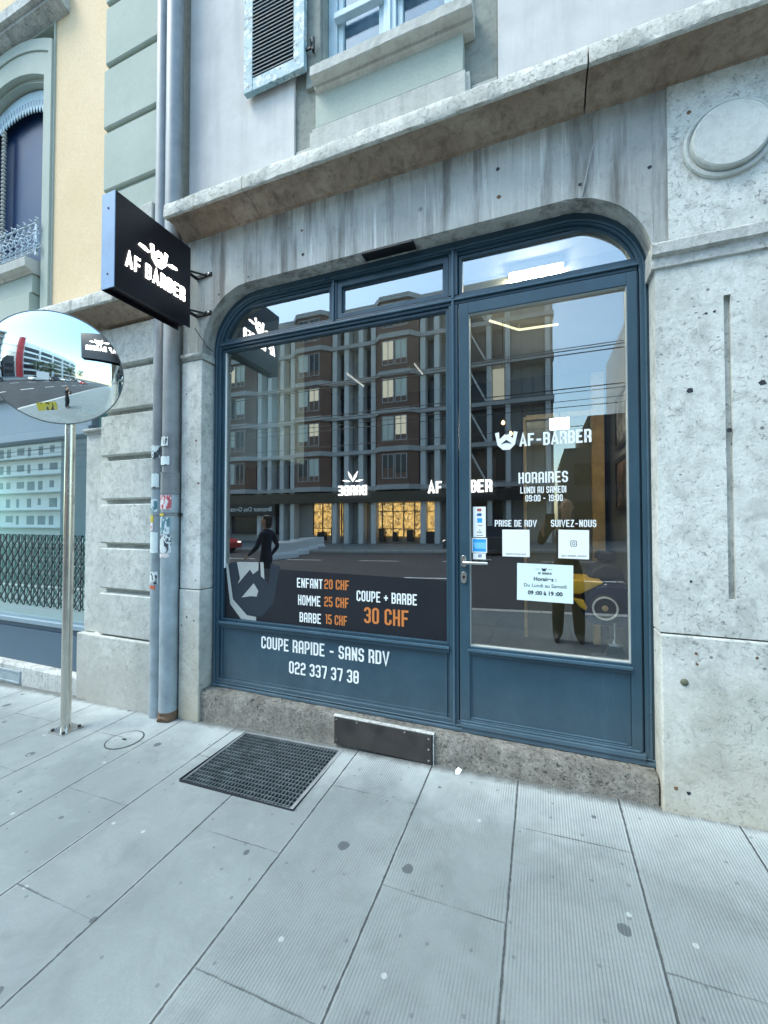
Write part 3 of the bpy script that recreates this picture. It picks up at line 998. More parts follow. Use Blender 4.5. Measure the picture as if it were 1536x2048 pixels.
sill = [(.10, 4.50), (UY - .03, 4.50), (UY - .045, 4.52), (UY - .06, 4.525), (UY - .062, 4.545), (UY - .115, 4.55), (UY - .12, 4.556), (UY - .12, 4.622), (UY - .11, 4.632), (.10, 4.68)]
mb.profile_x(sill, [-1.43 + 1.08 * i / 30 for i in range(31)], lambda k, i, x: (random.uniform(-.002, .002), random.uniform(-.002, .002)) if 3 < i < 9 else (0, 0))
mb.build('window_sill', 'plinth', B)
# louvred shutter hinged open against the wall
sx0, sx1, sz0, sz1 = -2.035, -1.515, 4.725, 6.9
mb = MB()
mb.box(sx0, sx0 + .078, -.118, -.078, sz0, sz1)
mb.box(sx1 - .088, sx1, -.118, -.078, sz0, sz1)
mb.box(sx0 + .078, sx1 - .088, -.116, -.080, sz0, sz0 + .095)
mb.box(sx0 + .078, sx1 - .088, -.116, -.080, 5.85, 5.95)
sh = mb.build('shutter', 'shutter', B, .003)
mb = MB()
z = sz0 + .10
while z < 5.84:
    x0, x1 = sx0 + .074, sx1 - .084
    mb.add([(x0, -.119, z), (x1, -.119, z), (x1, -.119, z + .008), (x0, -.119, z + .008), (x0, -.082, z + .030), (x1, -.082, z + .030), (x1, -.082, z + .038), (x0, -.082, z + .038)],
           [(0, 1, 2, 3), (7, 6, 5, 4), (0, 4, 5, 1), (3, 2, 6, 7), (0, 3, 7, 4), (1, 5, 6, 2)])
    z += .0285
mb.build('louvre', m_paint('weathered_louvre', (.135, .175, .19), .7, .45, 14, 0, .002), sh)
mb = MB()
mb.box(-1.515, -1.45, -.10, -.088, 4.86, 4.875)
mb.tube([(-1.455, -.095, 4.84), (-1.455, -.095, 4.93)], .012, 8)
mb.tube([(-1.47, -.06, 4.865), (-1.47, -.10, 4.87), (-1.465, -.115, 4.90)], .007, 6)
mb.build('hinge', 'iron_dark', sh)

# interior shell seen through the glass
mb = MB()
mb.box(-3.2, .80, .12, 3.3, .10, .20)
mb.build('interior_floor', 'floor_in', B)
mb = MB()
mb.box(-3.2, .80, .12, 3.3, 3.36, 3.46)
mb.box(-3.2, .78, .55, .60, 3.27, 3.358)
mb.build('interior_ceiling', 'ceil_in', B)
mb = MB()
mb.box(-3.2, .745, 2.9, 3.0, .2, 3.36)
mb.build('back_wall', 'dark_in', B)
mb = MB()
mb.box(.745, .85, .12, 3.0, .2, 3.36)
mb.build('side_wall', 'wall_in', B)
mb = MB()
mb.box(-3.2, -2.75, .12, 3.0, .2, 3.36)
mb.build('side_wall', 'dark_in', B)
mb = MB()
mb.box(-2.6, -1.98, .25, .65, 2.06, 3.2)
recenter(tag(mb.build('added_pale_panel', m_paint('added_panel_paint', (.36, .42, .39), .5, .1), None, .01), 'pale green interior wall panel, added high behind the left end of the shop window', 'wall panel'), (-2.29, .45, 2.06))  # panel added in place of the pale interior wall

# ================================================================== SHOPFRONT
S = thing('shopfront', 'slate blue metal shopfront with rounded top corners, a wide window and a glazed door', 'shopfront', (-.92, 0, .286))
o = arch(-2.395, .557, .285, 3.335, .44)
i = arch(-2.333, .503, .345, 3.240, .375)
mb = MB()
mb.ring(o, i, -.006, .07)
fr = mb.build('frame', 'frame', S, .004)
i2 = arch(-2.318, .488, .362, 3.222, .36)
i1 = [(a, b) for a, b in arch(-2.336, .506, .342, 3.243, .378)]
mb = MB()
mb.ring(i1, i2, .014, .066)
# bars
mb.box(-2.325, .495, -.002, .066, 2.906, 2.962)
mb.box(-.527, -.471, -.004, .066, .30, 2.905)
mb.box(-.527, -.471, -.004, .066, 2.963, 3.24)
mb.box(-1.362, -1.316, 0, .064, 2.963, 3.23)
mb.build('crossbar', 'frame', S, .004)
mb = MB()
# beads: fine proud ribs that catch the light
mb.box(-2.33, .50, -.016, -.003, 2.926, 2.940)
mb.box(-.506, -.492, -.018, -.005, .30, 2.925)
mb.box(-.506, -.492, -.018, -.005, 2.941, 3.25)
mb.box(-1.345, -1.333, -.012, -.001, 2.945, 3.24)
o3 = arch(-2.372, .534, .31, 3.262, .405)
i3 = arch(-2.362, .524, .32, 3.250, .395)
mb.ring(o3, i3, -.016, -.007)
mb.build('bead', 'frame_edge', S, .003)
# bottom mouldings
mb = MB()
mb.box(-2.39, .552, -.022, -.007, .286, .306)
mb.box(-2.386, .548, -.016, -.0065, .3065, .322)
mb.build('bottom_rail', 'frame_edge', S, .004)

# fanlights
def pane_poly(name, poly, y, parent, mat='glass'):
    m = MB()
    m.sheet(poly, y)
    return m.build(name, mat, parent)
def arch_left(x0, x1, z0, zt, r, n=12):
    return [(x0, z0)] + [(x0 + r - r * math.cos(R(90) * k / n), zt - r + r * math.sin(R(90) * k / n)) for k in range(n + 1)] + [(x1, zt), (x1, z0)]
def mirrorx(p, c):
    return [(2 * c - a, b) for a, b in reversed(p)]
F1o, F1i = arch_left(-2.316, -1.365, 2.965, 3.218, .25), arch_left(-2.292, -1.385, 2.985, 3.196, .206)
c3 = (-.468 + .486) / 2
F3o = mirrorx(arch_left(-.468, .486, 2.965, 3.218, .25), c3)
F3i = mirrorx(arch_left(-.450, .464, 2.985, 3.196, .206), c3)
for fo, fi in ((F1o, F1i), (F3o, F3i)):
    m = MB()
    m.ring(fo, fi, .018, .06)
    q = m.build('fanlight', 'frame', S, .003)
    pane_poly('pane', [( (a), b) for a, b in fo], .036, q)
m = MB()
m.frame(-1.314, -.529, 2.965, 3.222, .034, .004, .06)
m.frame(-1.281, -.562, 2.998, 3.189, .010, .022, .058)
q = m.build('fanlight', 'frame', S, .003)
pane_poly('pane', [(-1.28, 3.0), (-.563, 3.0), (-.563, 3.188), (-1.28, 3.188)], .036, q)

# big window
m = MB()
m.frame(-2.330, -.529, .782, 2.904, .020, .012, .06)
m.box(-2.33, -.529, -.006, .06, .742, .781)
wn_o = m.build('shop_window', 'frame', S, .003)
m = MB()
m.box(-2.333, -.527, -.018, -.004, .768, .786)
m.build('rail_bead', 'frame_edge', wn_o, .003)
pw = pane_poly('pane', [(-2.314, .798), (-.545, .798), (-.545, 2.888), (-2.314, 2.888)], .034, wn_o)
m = MB()
m.box(-2.313, -2.303, .022, .033, 1.19, 2.886)
m.build('glass_edge_gleam', 'white_vinyl', wn_o)  # white strip painting the sky's reflection along the glass edge
m = MB()
m.sheet([(-2.312, .80), (-.548, .80), (-.548, 1.182), (-2.312, 1.205)], .0331)
m.build('dark_film', 'film', wn_o)
LY = .0315
line('price_lettering', 'ENFANT', -1.650, -1.439, 1.076, 1.145, LY, 'white_vinyl', wn_o)
line('price_lettering', 'HOMME', -1.640, -1.455, .951, 1.024, LY, 'white_vinyl', wn_o)
line('price_lettering', 'BARBE', -1.627, -1.450, .830, .900, LY, 'white_vinyl', wn_o)
line('price_lettering', 'COUPE + BARBE', -1.175, -.746, 1.012, 1.084, LY, 'white_vinyl', wn_o)
line('price_figures', '20 CHF', -1.425, -1.231, 1.079, 1.147, LY, 'orange_vinyl', wn_o)
line('price_figures', '25 CHF', -1.425, -1.233, .956, 1.026, LY, 'orange_vinyl', wn_o)
line('price_figures', '15 CHF', -1.418, -1.245, .834, .902, LY, 'orange_vinyl', wn_o)
line('price_figures', '30 CHF', -1.119, -.802, .868, .975, LY, 'orange_vinyl', wn_o)
# shield-and-peaks emblem, dark with a grey offset edge
m = MB()
m.sheet([(-2.303, 1.232), (-2.278, 1.222), (-2.229, .951), (-2.095, .838), (-2.009, .833), (-2.009, .803), (-2.150, .805), (-2.256, .913)], LY)
m.sheet([(-2.193, 1.240), (-1.990, 1.245), (-1.990, 1.186), (-2.040, 1.152), (-2.069, 1.186), (-2.182, 1.072), (-2.163, 1.115)], LY)
m.sheet([(-2.034, 1.084), (-2.146, .969), (-2.06, .985), (-2.005, .985), (-1.99, 1.03)], LY)
m.sheet([(-1.975, 1.245), (-1.945, 1.246), (-1.935, 1.12), (-1.967, 1.14)], LY)
m.build('window_emblem', 'silver_vinyl', wn_o)
m = MB()
org = (-2.290, .0338, .838)
for idx in EMB_L:
    m.add([(-2.290 + EMB[k][0] * .50, .0326, .838 + EMB[k][1] * .405) for k in idx], [tuple(range(len(idx)))])
# (peak triangle stays open: split the dark field round it)
m.build('emblem_field', 'dark_vinyl', wn_o)

# stall panel under the window
m = MB()
m.box(-2.335, -.525, .016, .06, .30, .745)
sp_ = m.build('stall_panel', 'frame', S)
m = MB()
m.frame(-2.314, -.548, .326, .738, .007, .006, .0155)
m.build('panel_bead', 'frame_edge', sp_, .002)
line('phone_lettering', 'COUPE RAPIDE - SANS RDV', -1.946, -.930, .611, .701, .0135, 'white_vinyl', sp_)
line('phone_lettering', '022 337 37 38', -1.702, -1.149, .459, .547, .0135, 'white_vinyl', sp_)

# door
m = MB()
dx0, dx1, dz0, dz1 = -.464, .492, .292, 2.900
gx0, gx1, gz0, gz1 = -.403, .443, .802, 2.830
m.box(dx0, gx0, -.010, .045, dz0, dz1)
m.box(gx1, dx1, -.010, .045, dz0, dz1)
m.box(gx0, gx1, -.010, .045, gz1, dz1)
m.box(gx0, gx1, -.010, .045, .750, gz0)
m.box(gx0, gx1, -.010, .045, dz0, .365)
m.box(gx0, gx1, .004, .045, .365, .750)
D = m.build('door', 'frame', S, .003)
m = MB()
m.box(gx0 - .012, gx1 + .006, -.024, -.0105, .770, .788)
m.box(gx0, gx1 - .02, -.004, .0035, .366, .376)
m.box(gx0, gx0 + .007, -.004, .0035, .377, .749)
m.box(dx0 + .01, dx1 + .01, -.022, -.0105, .300, .318)
m.box(dx0 + .01, dx1 + .01, -.030, -.0105, .319, .345)
m.box(dx0 + .01, dx1 - .01, -.020, -.0105, .346, .358)
m.build('door_bead', 'frame_edge', D, .003)
m = MB()
m.frame(gx0 - .001, gx1 + .001, gz0 - .001, gz1 + .001, .006, -.004, .03)
m.build('gasket', 'silver_vinyl', D)
pane_poly('door_pane', [(gx0 + .003, gz0 + .003), (gx1 - .003, gz0 + .003), (gx1 - .003, gz1 - .003), (gx0 + .003, gz1 - .003)], .020, D, 'glass_door')
def slotplate(m, x, z, hw, hh, y0, y1, n=10):
    p = [(x + hw * math.cos(t), z + hh - hw + hw * math.sin(t)) for t in [R(180) * k / n for k in range(n + 1)]]
    p += [(x + hw * math.cos(t), z - hh + hw + hw * math.sin(t)) for t in [R(180) + R(180) * k / n for k in range(n + 1)]]
    m.prism(p, y0, y1)
m = MB()
slotplate(m, -.437, 1.313, .0165, .035, -.019, -.0102)
m.tube([(-.437, -.018, 1.308), (-.437, -.052, 1.308), (-.430, -.062, 1.308), (-.412, -.066, 1.308), (-.30, -.066, 1.3085), (-.288, -.066, 1.3085)], [.0095, .0095, .010, .0095, .0095, .0085], 12)
m.build('handle', 'chrome', D, .001, 40)
m = MB()
slotplate(m, -.437, 1.214, .0165, .035, -.018, -.0102)
m.build('lock_plate', 'chrome', D, .001, 40)
m = MB()
m.lathe([(.008, 0), (.008, .003), (.002, .003)], (-.437, -.018, 1.219), 14, lambda a, b, h: (a, -h, b))
m.box(-.4395, -.4345, -.0205, -.018, 1.204, 1.216)
m.build('keyhole', 'black', D)
DY = .0175
m = MB(); hm = MB()
emblem(m, hm, (-.256, DY, 1.982), X, Z, -Y, .136, .108)
m.build('door_emblem', 'white_vinyl', D)
line('door_lettering', 'aF-BaRBER', -.112, .268, 1.997, 2.071, DY, 'white_vinyl', D, .16)
line('door_lettering', 'HORAIRES', -.119, .147, 1.778, 1.842, DY, 'white_vinyl', D)
line('door_lettering', 'LUNDI AU SAMEDI', -.109, .138, 1.719, 1.758, DY, 'white_vinyl', D)
line('door_lettering', '09:00 - 19:00', -.081, .119, 1.671, 1.709, DY, 'white_vinyl', D)
line('door_lettering', 'PRISE DE RDV', -.256, -.020, 1.524, 1.563, DY, 'white_vinyl', D)
line('door_lettering', 'SUIVEZ-NOUS', .056, .288, 1.524, 1.564, DY, 'white_vinyl', D)
hm.build('emblem_gap', 'dark_vinyl', D)

# ---- things stuck on the door glass
def sticker(name, label, x0, x1, z0, z1, mat, y, cat='sticker', group=None, tilt=0):
    m = MB()
    cx, cz = (x0 + x1) / 2, (z0 + z1) / 2
    p = []
    for a, b in ((x0, z0), (x1, z0), (x1, z1), (x0, z1)):
        p.append((cx + (a - cx) * math.cos(tilt) - (b - cz) * math.sin(tilt), cz + (a - cx) * math.sin(tilt) + (b - cz) * math.cos(tilt)))
    m.prism(p, y, y + .0008)
    ob = m.build(name, mat, None)
    recenter(ob, (cx, y, z0))
    tag(ob, label, cat, group)
    return ob
PY = .0165
n_ = sticker('paper_notice', 'pale paper notice with printed opening hours taped low on the door glass', -.131, .169, 1.094, 1.309, 'paper', PY, 'notice', None, -.01)
tn = PY - .0009
sans('notice_text', 'Horaires :', .021, 1.213, .030, tn, 'ink', n_, .0009)
sans('notice_text', 'Du Lundi au Samedi', .021, 1.176, .0285, tn, 'ink', n_, .0001)
sans('notice_text', '09 :00 à 19 :00', .021, 1.132, .031, tn, 'ink', n_, .0012)
m = MB()
emblem(m, None, (.002, tn, 1.268), X, Z, -Y, .030, .020)
text_mb(m, 'AF BARBER', (-.015, tn, 1.250), X, Z, -Y, .072, .012, .14, 0, .0001)
m.box(-.030, -.006, tn, tn + .0003, 1.279, 1.2805)
m.box(.038, .062, tn, tn + .0003, 1.279, 1.2805)
m.build('notice_emblem', 'ink', n_)
q1 = sticker('booking_sticker', 'white square sticker on the door glass under the words PRISE DE RDV', -.213, -.060, 1.347, 1.506, 'white_vinyl', PY, 'sticker')
sans('caption', 'RESERVATION PAGE', -.137, 1.358, .0125, PY - .0006, 'ink', q1, 0)
q2 = sticker('social_sticker', 'white square sticker with a small camera symbol under the words SUIVEZ-NOUS', .094, .251, 1.345, 1.507, 'white_vinyl', PY, 'sticker', None, -.012)
sans('caption', '@AF_BARBER_GENEVE', .173, 1.357, .0125, PY - .0006, 'ink', q2, 0)
m = MB()
def rr_ring(cx, cz, h, r, t, y):
    def loop(h, r):
        p = []
        for k, (sx, sz) in enumerate(((1, 1), (-1, 1), (-1, -1), (1, -1))):
            for a in range(5):
                t_ = R(90 * k + 22.5 * a)
                p.append((cx + sx * (h - r) + r * math.cos(t_), cz + sz * (h - r) + r * math.sin(t_)))
        return p
    m.ring(loop(h, r), loop(h - t, r * .75), y, y + .0004)
rr_ring(.173, 1.431, .0165, .006, .003, PY - .0006)
m.ring([(.173 + .0085 * math.cos(R(20 * k)), 1.431 + .0085 * math.sin(R(20 * k))) for k in range(18)], [(.173 + .006 * math.cos(R(20 * k)), 1.431 + .006 * math.sin(R(20 * k))) for k in range(18)], PY - .0006, PY - .0002)
m.build('camera_symbol', 'ink', q2)
c1 = sticker('payment_card_strip', 'tall white strip of small payment card marks on the door glass above the handle', -.385, -.309, 1.459, 1.644, 'white_vinyl', PY, 'sticker')
def disc(m, x, z, r, y):
    m.sheet([(x + r * math.cos(R(24 * k)), z + r * math.sin(R(24 * k))) for k in range(15)], y)
cols = {'r': m_paint('mark_red', (.40, .10, .09), .5), 'b': m_paint('mark_blue', (.03, .13, .30), .5), 'c': m_paint('mark_sky', (.03, .34, .72), .5), 'lc': m_paint('mark_pale_blue', (.18, .55, .85), .5)}
e_ = PY - .0004
m = MB(); disc(m, -.352, 1.624, .009, e_); disc(m, -.342, 1.624, .009, e_ - .0002); m.build('card_mark', cols['r'], c1)
m = MB(); disc(m, -.353, 1.595, .009, e_); disc(m, -.342, 1.596, .010, e_ - .0002); m.build('card_mark', cols['b'], c1)
m = MB(); m.sheet([(-.360, 1.547), (-.330, 1.547), (-.330, 1.575), (-.360, 1.575)], e_); m.build('card_mark', cols['c'], c1)
m = MB(); text_mb(m, 'VISA', (-.358, e_, 1.526), X, Z, -Y, .028, .008, .13, 0, .0001); text_mb(m, 'EPAY', (-.359, e_, 1.484), X, Z, -Y, .028, .009, .15, 0, .0001); disc(m, -.345, 1.503, .003, e_); m.box(-.364, -.325, e_, e_ + .0002, 1.4685, 1.4715); m.build('card_mark', 'ink', c1)
c2 = sticker('square_card_sticker', 'square bright blue card sticker with a white border beside the door handle', -.393, -.302, 1.364, 1.454, 'white_vinyl', PY, 'sticker')
m = MB(); m.sheet([(-.387, 1.371), (-.308, 1.371), (-.308, 1.447), (-.387, 1.447)], e_); m.build('blue_field', cols['c'], c2)
m = MB(); m.sheet([(-.374, 1.390), (-.310, 1.388), (-.310, 1.428), (-.384, 1.426), (-.380, 1.408)], e_ - .0003); m.build('pale_field', cols['lc'], c2)
c3_ = sticker('small_card_sticker', 'small white card sticker with a dark mark, half behind the door handle', -.386, -.310, 1.325, 1.361, 'white_vinyl', PY, 'sticker')
m = MB(); m.sheet([(-.360, 1.337), (-.336, 1.337), (-.330, 1.342), (-.352, 1.344)], e_); m.sheet([(-.358, 1.347), (-.334, 1.347), (-.332, 1.354), (-.356, 1.353)], e_); m.build('card_mark', cols['b'], c3_)

# ================================================================== HANGING SIGN
HX, HW = -2.42, .118
hs = thing('hanging_sign', 'black box sign with lit white lettering and winged beard emblem, bracketed out from the wall', 'sign', (HX - .06, FY, 2.99))
hy0, hy1, hz0, hz1 = -.800, -.226, 2.99, 3.592
m = MB()
m.box(HX - HW + .004, HX - .004, hy0 + .003, hy1, hz0 + .03, hz1 - .003)
m.build('case', 'signface', hs, .003)
m = MB()
m.box(HX - .0045, HX, hy0, hy1, hz0, hz1)
m.box(HX - HW, HX - HW + .0045, hy0, hy1, hz0, hz1)
m.build('face_plate', 'signface', hs, .0015)
m = MB()
m.box(HX - HW + .001, HX - .001, hy0 - .004, hy0 + .002, hz0 + .001, hz1 - .001)
ed = m.build('edge_plate', 'signedge', hs, .001)
for z in (hz0 + .09, hz1 - .10):
    m = MB()
    m.lathe([(.006, 0), (.006, .003), (.001, .004)], (HX - HW * .5, hy0 - .004, z), 10, lambda a, b, h: (a, -h, b))
    m.build('screw', 'iron_dark', ed)
for sgn in (1, -1):
    fx = HX + .006 if sgn > 0 else HX - HW - .006
    u = Y * sgn
    y_at = (lambda f: hy0 + .066 + f * .45) if sgn > 0 else (lambda f: hy1 - .045 - f * .45)
    m = MB()
    text_mb(m, 'aF BaRBER', (fx, y_at(0), 3.162), u, Z, X * sgn, .455, .098, .115, .006, .0004, .12)
    m.build('lit_lettering', 'lit_white', hs)
    m = MB()
    hm = MB()
    emblem(m, hm, (fx, y_at(.37), 3.288), u, Z, X * sgn, .142, .128, .006)
    for a, b, c, d in ((.19, 3.352, .36, 3.344), (.86, 3.352, .69, 3.344)):
        s_ = 1 if c > a else -1
        q = [(a, b), (a + .02 * s_, b + .012), (a + .10 * s_, b + .014), (c, d + .008), (c, d - .002), (a + .10 * s_, b - .010)]
        if s_ < 0:
            q = q[::-1]
        pts = [Vector((fx, y_at(f), z)) for f, z in q]
        bk = [p - X * sgn * .006 for p in pts]
        n = len(q)
        m.add(pts + bk, [tuple(range(n)), tuple(range(2 * n - 1, n - 1, -1))] + [(k, k + n, (k + 1) % n + n, (k + 1) % n) for k in range(n)])
    m.build('lit_emblem', 'lit_white', hs)
    hm.build('emblem_gap', 'signface', hs)
for z in (3.435, 3.140):
    m = MB()
    m.box(HX - .05, HX - .040, hy1 - .001, FY - .001, z - .018, z + .006)
    m.box(HX - .05, HX + .105, FY - .013, FY - .001, z - .018, z + .012)
    m.tube([(HX - .04, hy1 + .01, z + .004), (HX + .05, FY - .012, z - .004)], .008, 8)
    br = m.build('bracket', 'black', hs, .002)
    m = MB()
    m.lathe([(.009, 0), (.009, .006), (.003, .008)], (HX + .085, FY - .013, z - .003), 6, lambda a, b, h: (a, -h, b))
    m.build('bolt', 'chrome', br)
m = MB()
pts = [(-2.44, -.16, 3.02), (-2.41, -.135, 2.96), (-2.36, -.14, 2.90), (-2.33, -.16, 2.868), (-2.325, -.10, 2.85)]
m.tube(pts, .0035, 6)
tag(m.build('sign_cable', 'black'), 'thin black cable looping from under the hanging sign to the shopfront frame', 'cable')
m = MB()
m.tube([(.315, -.124, 3.745), (.29, -.130, 3.60), (.25, -.130, 3.44), (.235, -.129, 3.36), (.222, -.122, 3.30), (.22, -.06, 3.28)], .0035, 6)
tag(m.build('wall_cable', m_paint('pale_cable', (.34, .34, .33), .6)), 'thin pale cable running down the grey render from the cornice to the shopfront arch', 'cable')

# ================================================================== DRAINPIPES
def pipe_thing(label, x, y, r, ztop, zbot, collars, mat1, mat2, zsplit, rust=False):
    t = thing('drainpipe', label, 'drainpipe', (x, y, zbot), 'drainpipes in the corner of the stone wall')
    m = MB()
    m.tube([(x, y, zsplit), (x, y, ztop)], r, 24)
    m.build('upper_pipe', mat1, t, 0, 50)
    m = MB()
    m.tube([(x, y, zbot + (.05 if rust else 0)), (x, y, zbot + .06), (x, y, zsplit)], [r * 1.08, r * 1.08, r * 1.08], 24)
    m.build('lower_pipe', mat2, t, 0, 50)
    for zc, h, k in collars:
        m = MB()
        m.lathe([(r * 1.02, 0), (r * k, .004), (r * k, h - .01), (r * (k + .06), h - .006), (r * (k + .06), h), (r * 1.0, h + .002)], (x, y, zc), 24)
        m.build('collar', mat1, t, 0, 40)
    if rust:
        m = MB()
        m.tube([(x, y, zbot + .09), (x, y, zbot + .05), (x + .004, y - .02, zbot + .02), (x + .01, y - .05, zbot + .004)], [r * 1.12, r * 1.16, r * 1.1, r * .9], 20)
        m.build('rusty_shoe', 'rust', t, 0, 50)
    return t
def wrap(t, x, y, r, z0, z1, a0, a1, mat, name='pasted_sticker', label=None, jag=.0):
    """a sticker lying on the round pipe; angles measured from -y towards +x"""
    m = MB()
    n = 10
    rnd = random.Random(int(z0 * 999))
    vs = []
    for k in range(n + 1):
        a = R(a0 + (a1 - a0) * k / n)
        for z in (z0 + rnd.uniform(-jag, jag), z1 + rnd.uniform(-jag, jag)):
            vs.append((x + r * math.sin(a), y - r * math.cos(a), z))
    m.add(vs, [(2 * k, 2 * k + 2, 2 * k + 3, 2 * k + 1) for k in range(n)])
    return m.build(name, mat, t, 0, 60, label)
ink_a = m_sticker('tagged_sticker', (.70, .74, .72), (.04, .05, .06), 26, .52)
ink_b = m_sticker('torn_sticker', (.62, .70, .70), (.10, .22, .26), 30, .50)
ink_r = m_sticker('red_print_sticker', (.78, .72, .70), (.55, .08, .10), 28, .54)
white_s = m_paint('blank_sticker', (.70, .78, .75), .5, .08, 14)
py = -.145
PAx, PAr = -2.812, .050
pa = pipe_thing('slim grey drainpipe, left of the pair, with torn white stickers and a yellow tag', PAx, py, PAr, 9, gz(PAx, py) - .02, [(1.79, .02, 1.03), (1.59, .012, 1.06)], 'zinc_dark', 'zinc', 1.80)
r_ = PAr * 1.09 + .0015
for z0, z1, a0, a1, mt, nm in ((2.05, 2.145, -30, 55, ink_a, 'pasted_sticker'), (1.82, 1.925, -20, 50, white_s, 'pasted_sticker'), (1.63, 1.725, -40, 40, ink_b, 'round_sticker'),
                               (1.545, 1.60, -50, 10, 'yellow_tag', 'yellow_tag'), (1.48, 1.545, -45, 5, ink_r, 'pasted_sticker'), (1.31, 1.47, -50, 45, white_s, 'torn_sticker'),
                               (1.065, 1.16, -40, 50, ink_a, 'pasted_sticker'), (1.03, 1.055, -40, 30, m_paint('orange_scrap', (.62, .13, .05), .6, .3, 40), 'orange_scrap')):
    wrap(pa, PAx, py, r_, z0, z1, a0, a1, mt, nm, None, .006)
PBx, PBr = -2.675, .062
pb = pipe_thing('stout grey drainpipe, right of the pair, its foot broken over a rusty shoe', PBx, py - .012, PBr, 9, gz(PBx, py) - .02, [(1.76, .17, 1.12), (1.592, .03, 1.14)], 'zinc_dark', 'zinc', 1.76, True)
r_ = PBr * 1.09 + .0015
for z0, z1, a0, a1, mt, nm in ((2.13, 2.20, -40, 30, ink_a, 'round_sticker'), (1.985, 2.05, -45, 40, white_s, 'pasted_sticker'), (1.645, 1.755, -50, 55, ink_r, 'pasted_sticker'),
                               (1.46, 1.585, -45, 45, ink_b, 'graffiti_sticker'), (1.315, 1.45, -45, 55, ink_a, 'graffiti_sticker'), (1.28, 1.308, -50, 45, m_paint('red_edged_scrap', (.76, .66, .62), .6, .2, 30), 'pasted_sticker')):
    wrap(pb, PBx, py - .012, r_, z0, z1, a0, a1, mt, nm, None, .005)
wrap(pb, PBx, py - .012, PBr * 1.16, 1.596, 1.62, -60, 10, 'yellow_tag', 'yellow_tag')
m = MB()
m.box(PBx - .02, PBx + .09, py + .0, py + .03, 1.598, 1.618)
m.build('pipe_clamp', 'iron_dark', pb)

# ================================================================== YELLOW NEIGHBOUR BUILDING
N = thing('yellow_building', 'yellow plastered house with pale green quoins and an arched window, stepping down to the left', 'building', (-4.2, 0, .0))
LF = -.12
m = MB()
js = [.595, .985, 1.365, 1.735, 2.105, 2.490, 2.868, 3.235]
for a, b in zip(js[:-1], js[1:]):
    p = [(.05, a), (LF + .010, a), (LF - .010, a + .012), (LF - .010, b - .044), (LF + .045, b - .030), (LF + .045, b), (.05, b)]
    m.profile_x(p, [-3.515, -2.9])
m.build('rusticated_pilaster', 'stone_left', N, .003)
m = MB()
m.box(-2.9, -2.606, FY + .075, .2, -.2, 3.78)
m.build('corner_recess', 'stone_left', N)
m = MB()
m.box(-3.645, -2.885, LF - .022, .04, -.2, .588)
m.build('pilaster_base', 'stone_left', N, .012)
m = MB()
m.box(-3.80, -3.512, LF + .055, .16, .58, 2.345)
m.box(-3.815, -3.50, LF + .006, .16, -.2, .575)
m.build('stone_jamb', 'stone_left', N, .006)
moulding(-3.805, -3.516, 2.325, 2.347, 2.372, LF + .055).build('jamb_cap', 'stone_cap', N)
m = MB()
m.box(-14, -3.51, LF + .035, .2, 2.80, 3.3)
m.build('frieze_wall', 'stone_left', N)
dz = -.505
LS = [(-14, -4.72), (-4.714, -3.62), (-3.614, -2.90)]
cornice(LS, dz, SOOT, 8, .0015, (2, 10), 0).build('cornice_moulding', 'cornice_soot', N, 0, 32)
cornice(LS, dz, LIP, 9).build('cornice_lip', 'cornice', N, 0, 32)
m = MB()
m.box(-14, -5.86, UY, .25, 3.3, 14)
m.box(-4.36, -3.56, UY, .25, 3.3, 14)
m.box(-5.86, -4.36, UY, .25, 6.4, 14)
m.build('upper_wall', 'yellow', N)
# green quoin pilaster
m = MB()
qz = [3.345, 3.905, 4.470, 5.038, 5.615, 6.18, 6.75, 7.3]
for a, b in zip(qz[:-1], qz[1:]):
    x0 = -3.60 + random.uniform(-.02, .02)
    p = [(.05, a), (UY - .022, a), (UY - .030, a + .012), (UY - .030, b - .055), (UY - .002, b - .032), (UY - .002, b), (.05, b)]
    m.profile_x(p, [x0, -2.935])
m.build('green_quoins', 'green', N, .003)
m = MB()
m.box(-2.935, -2.621, UY + .03, .2, 3.3, 14)
m.build('pipe_recess', 'green_grey', N)
m = MB()
m.box(-3.02, -2.88, UY - .12, .0, 3.98, 4.12)
m.build('quoin_foot', 'plinth', N, .01)
# arched window
cx, hw, zs, rise = -5.05, .565, 5.905, .155
def seg(hw_, zs_, rise_, n=18):
    return [(cx + hw_ * (2 * k / n - 1), zs_ + rise_ * (1 - (2 * k / n - 1) ** 2)) for k in range(n + 1)]
def arch_ring(m, a, b, y0, y1, zb):
    o_ = [(a[0][0], zb)] + a + [(a[-1][0], zb)]
    i_ = [(b[0][0], zb)] + b + [(b[-1][0], zb)]
    n = len(o_)
    vs = [(p[0], y0, p[1]) for p in o_] + [(p[0], y0, p[1]) for p in i_] + [(p[0], y1, p[1]) for p in o_] + [(p[0], y1, p[1]) for p in i_]
    fs = []
    for k in range(n - 1):
        fs += [(k, k + 1, n + k + 1, n + k), (n + k, n + k + 1, 3 * n + k + 1, 3 * n + k), (k, 2 * n + k, 2 * n + k + 1, k + 1)]
    m.add(vs, fs)
m = MB()
arch_ring(m, seg(.70, 6.20, .18), seg(.645, 6.10, .17), UY - .030, .20, 3.35)
arch_ring(m, seg(.645, 6.10, .17), seg(.565, zs, rise), UY - .018, .20, 3.35)
arch_ring(m, seg(.568, zs, rise), seg(.535, zs - .035, rise), UY + .03, .20, 3.9)
ws = m.build('window_surround', 'green', N, .004)
m = MB()
m.box(cx - .80, cx - .70, UY - .012, .2, 3.35, 6.42)
m.box(cx + .70, cx + .72, UY - .012, .2, 3.35, 6.42)
m.box(cx - .70, cx + .70, UY - .006, .2, 6.37, 6.45)
m.build('surround_backing', 'green', N)
wo = MB()
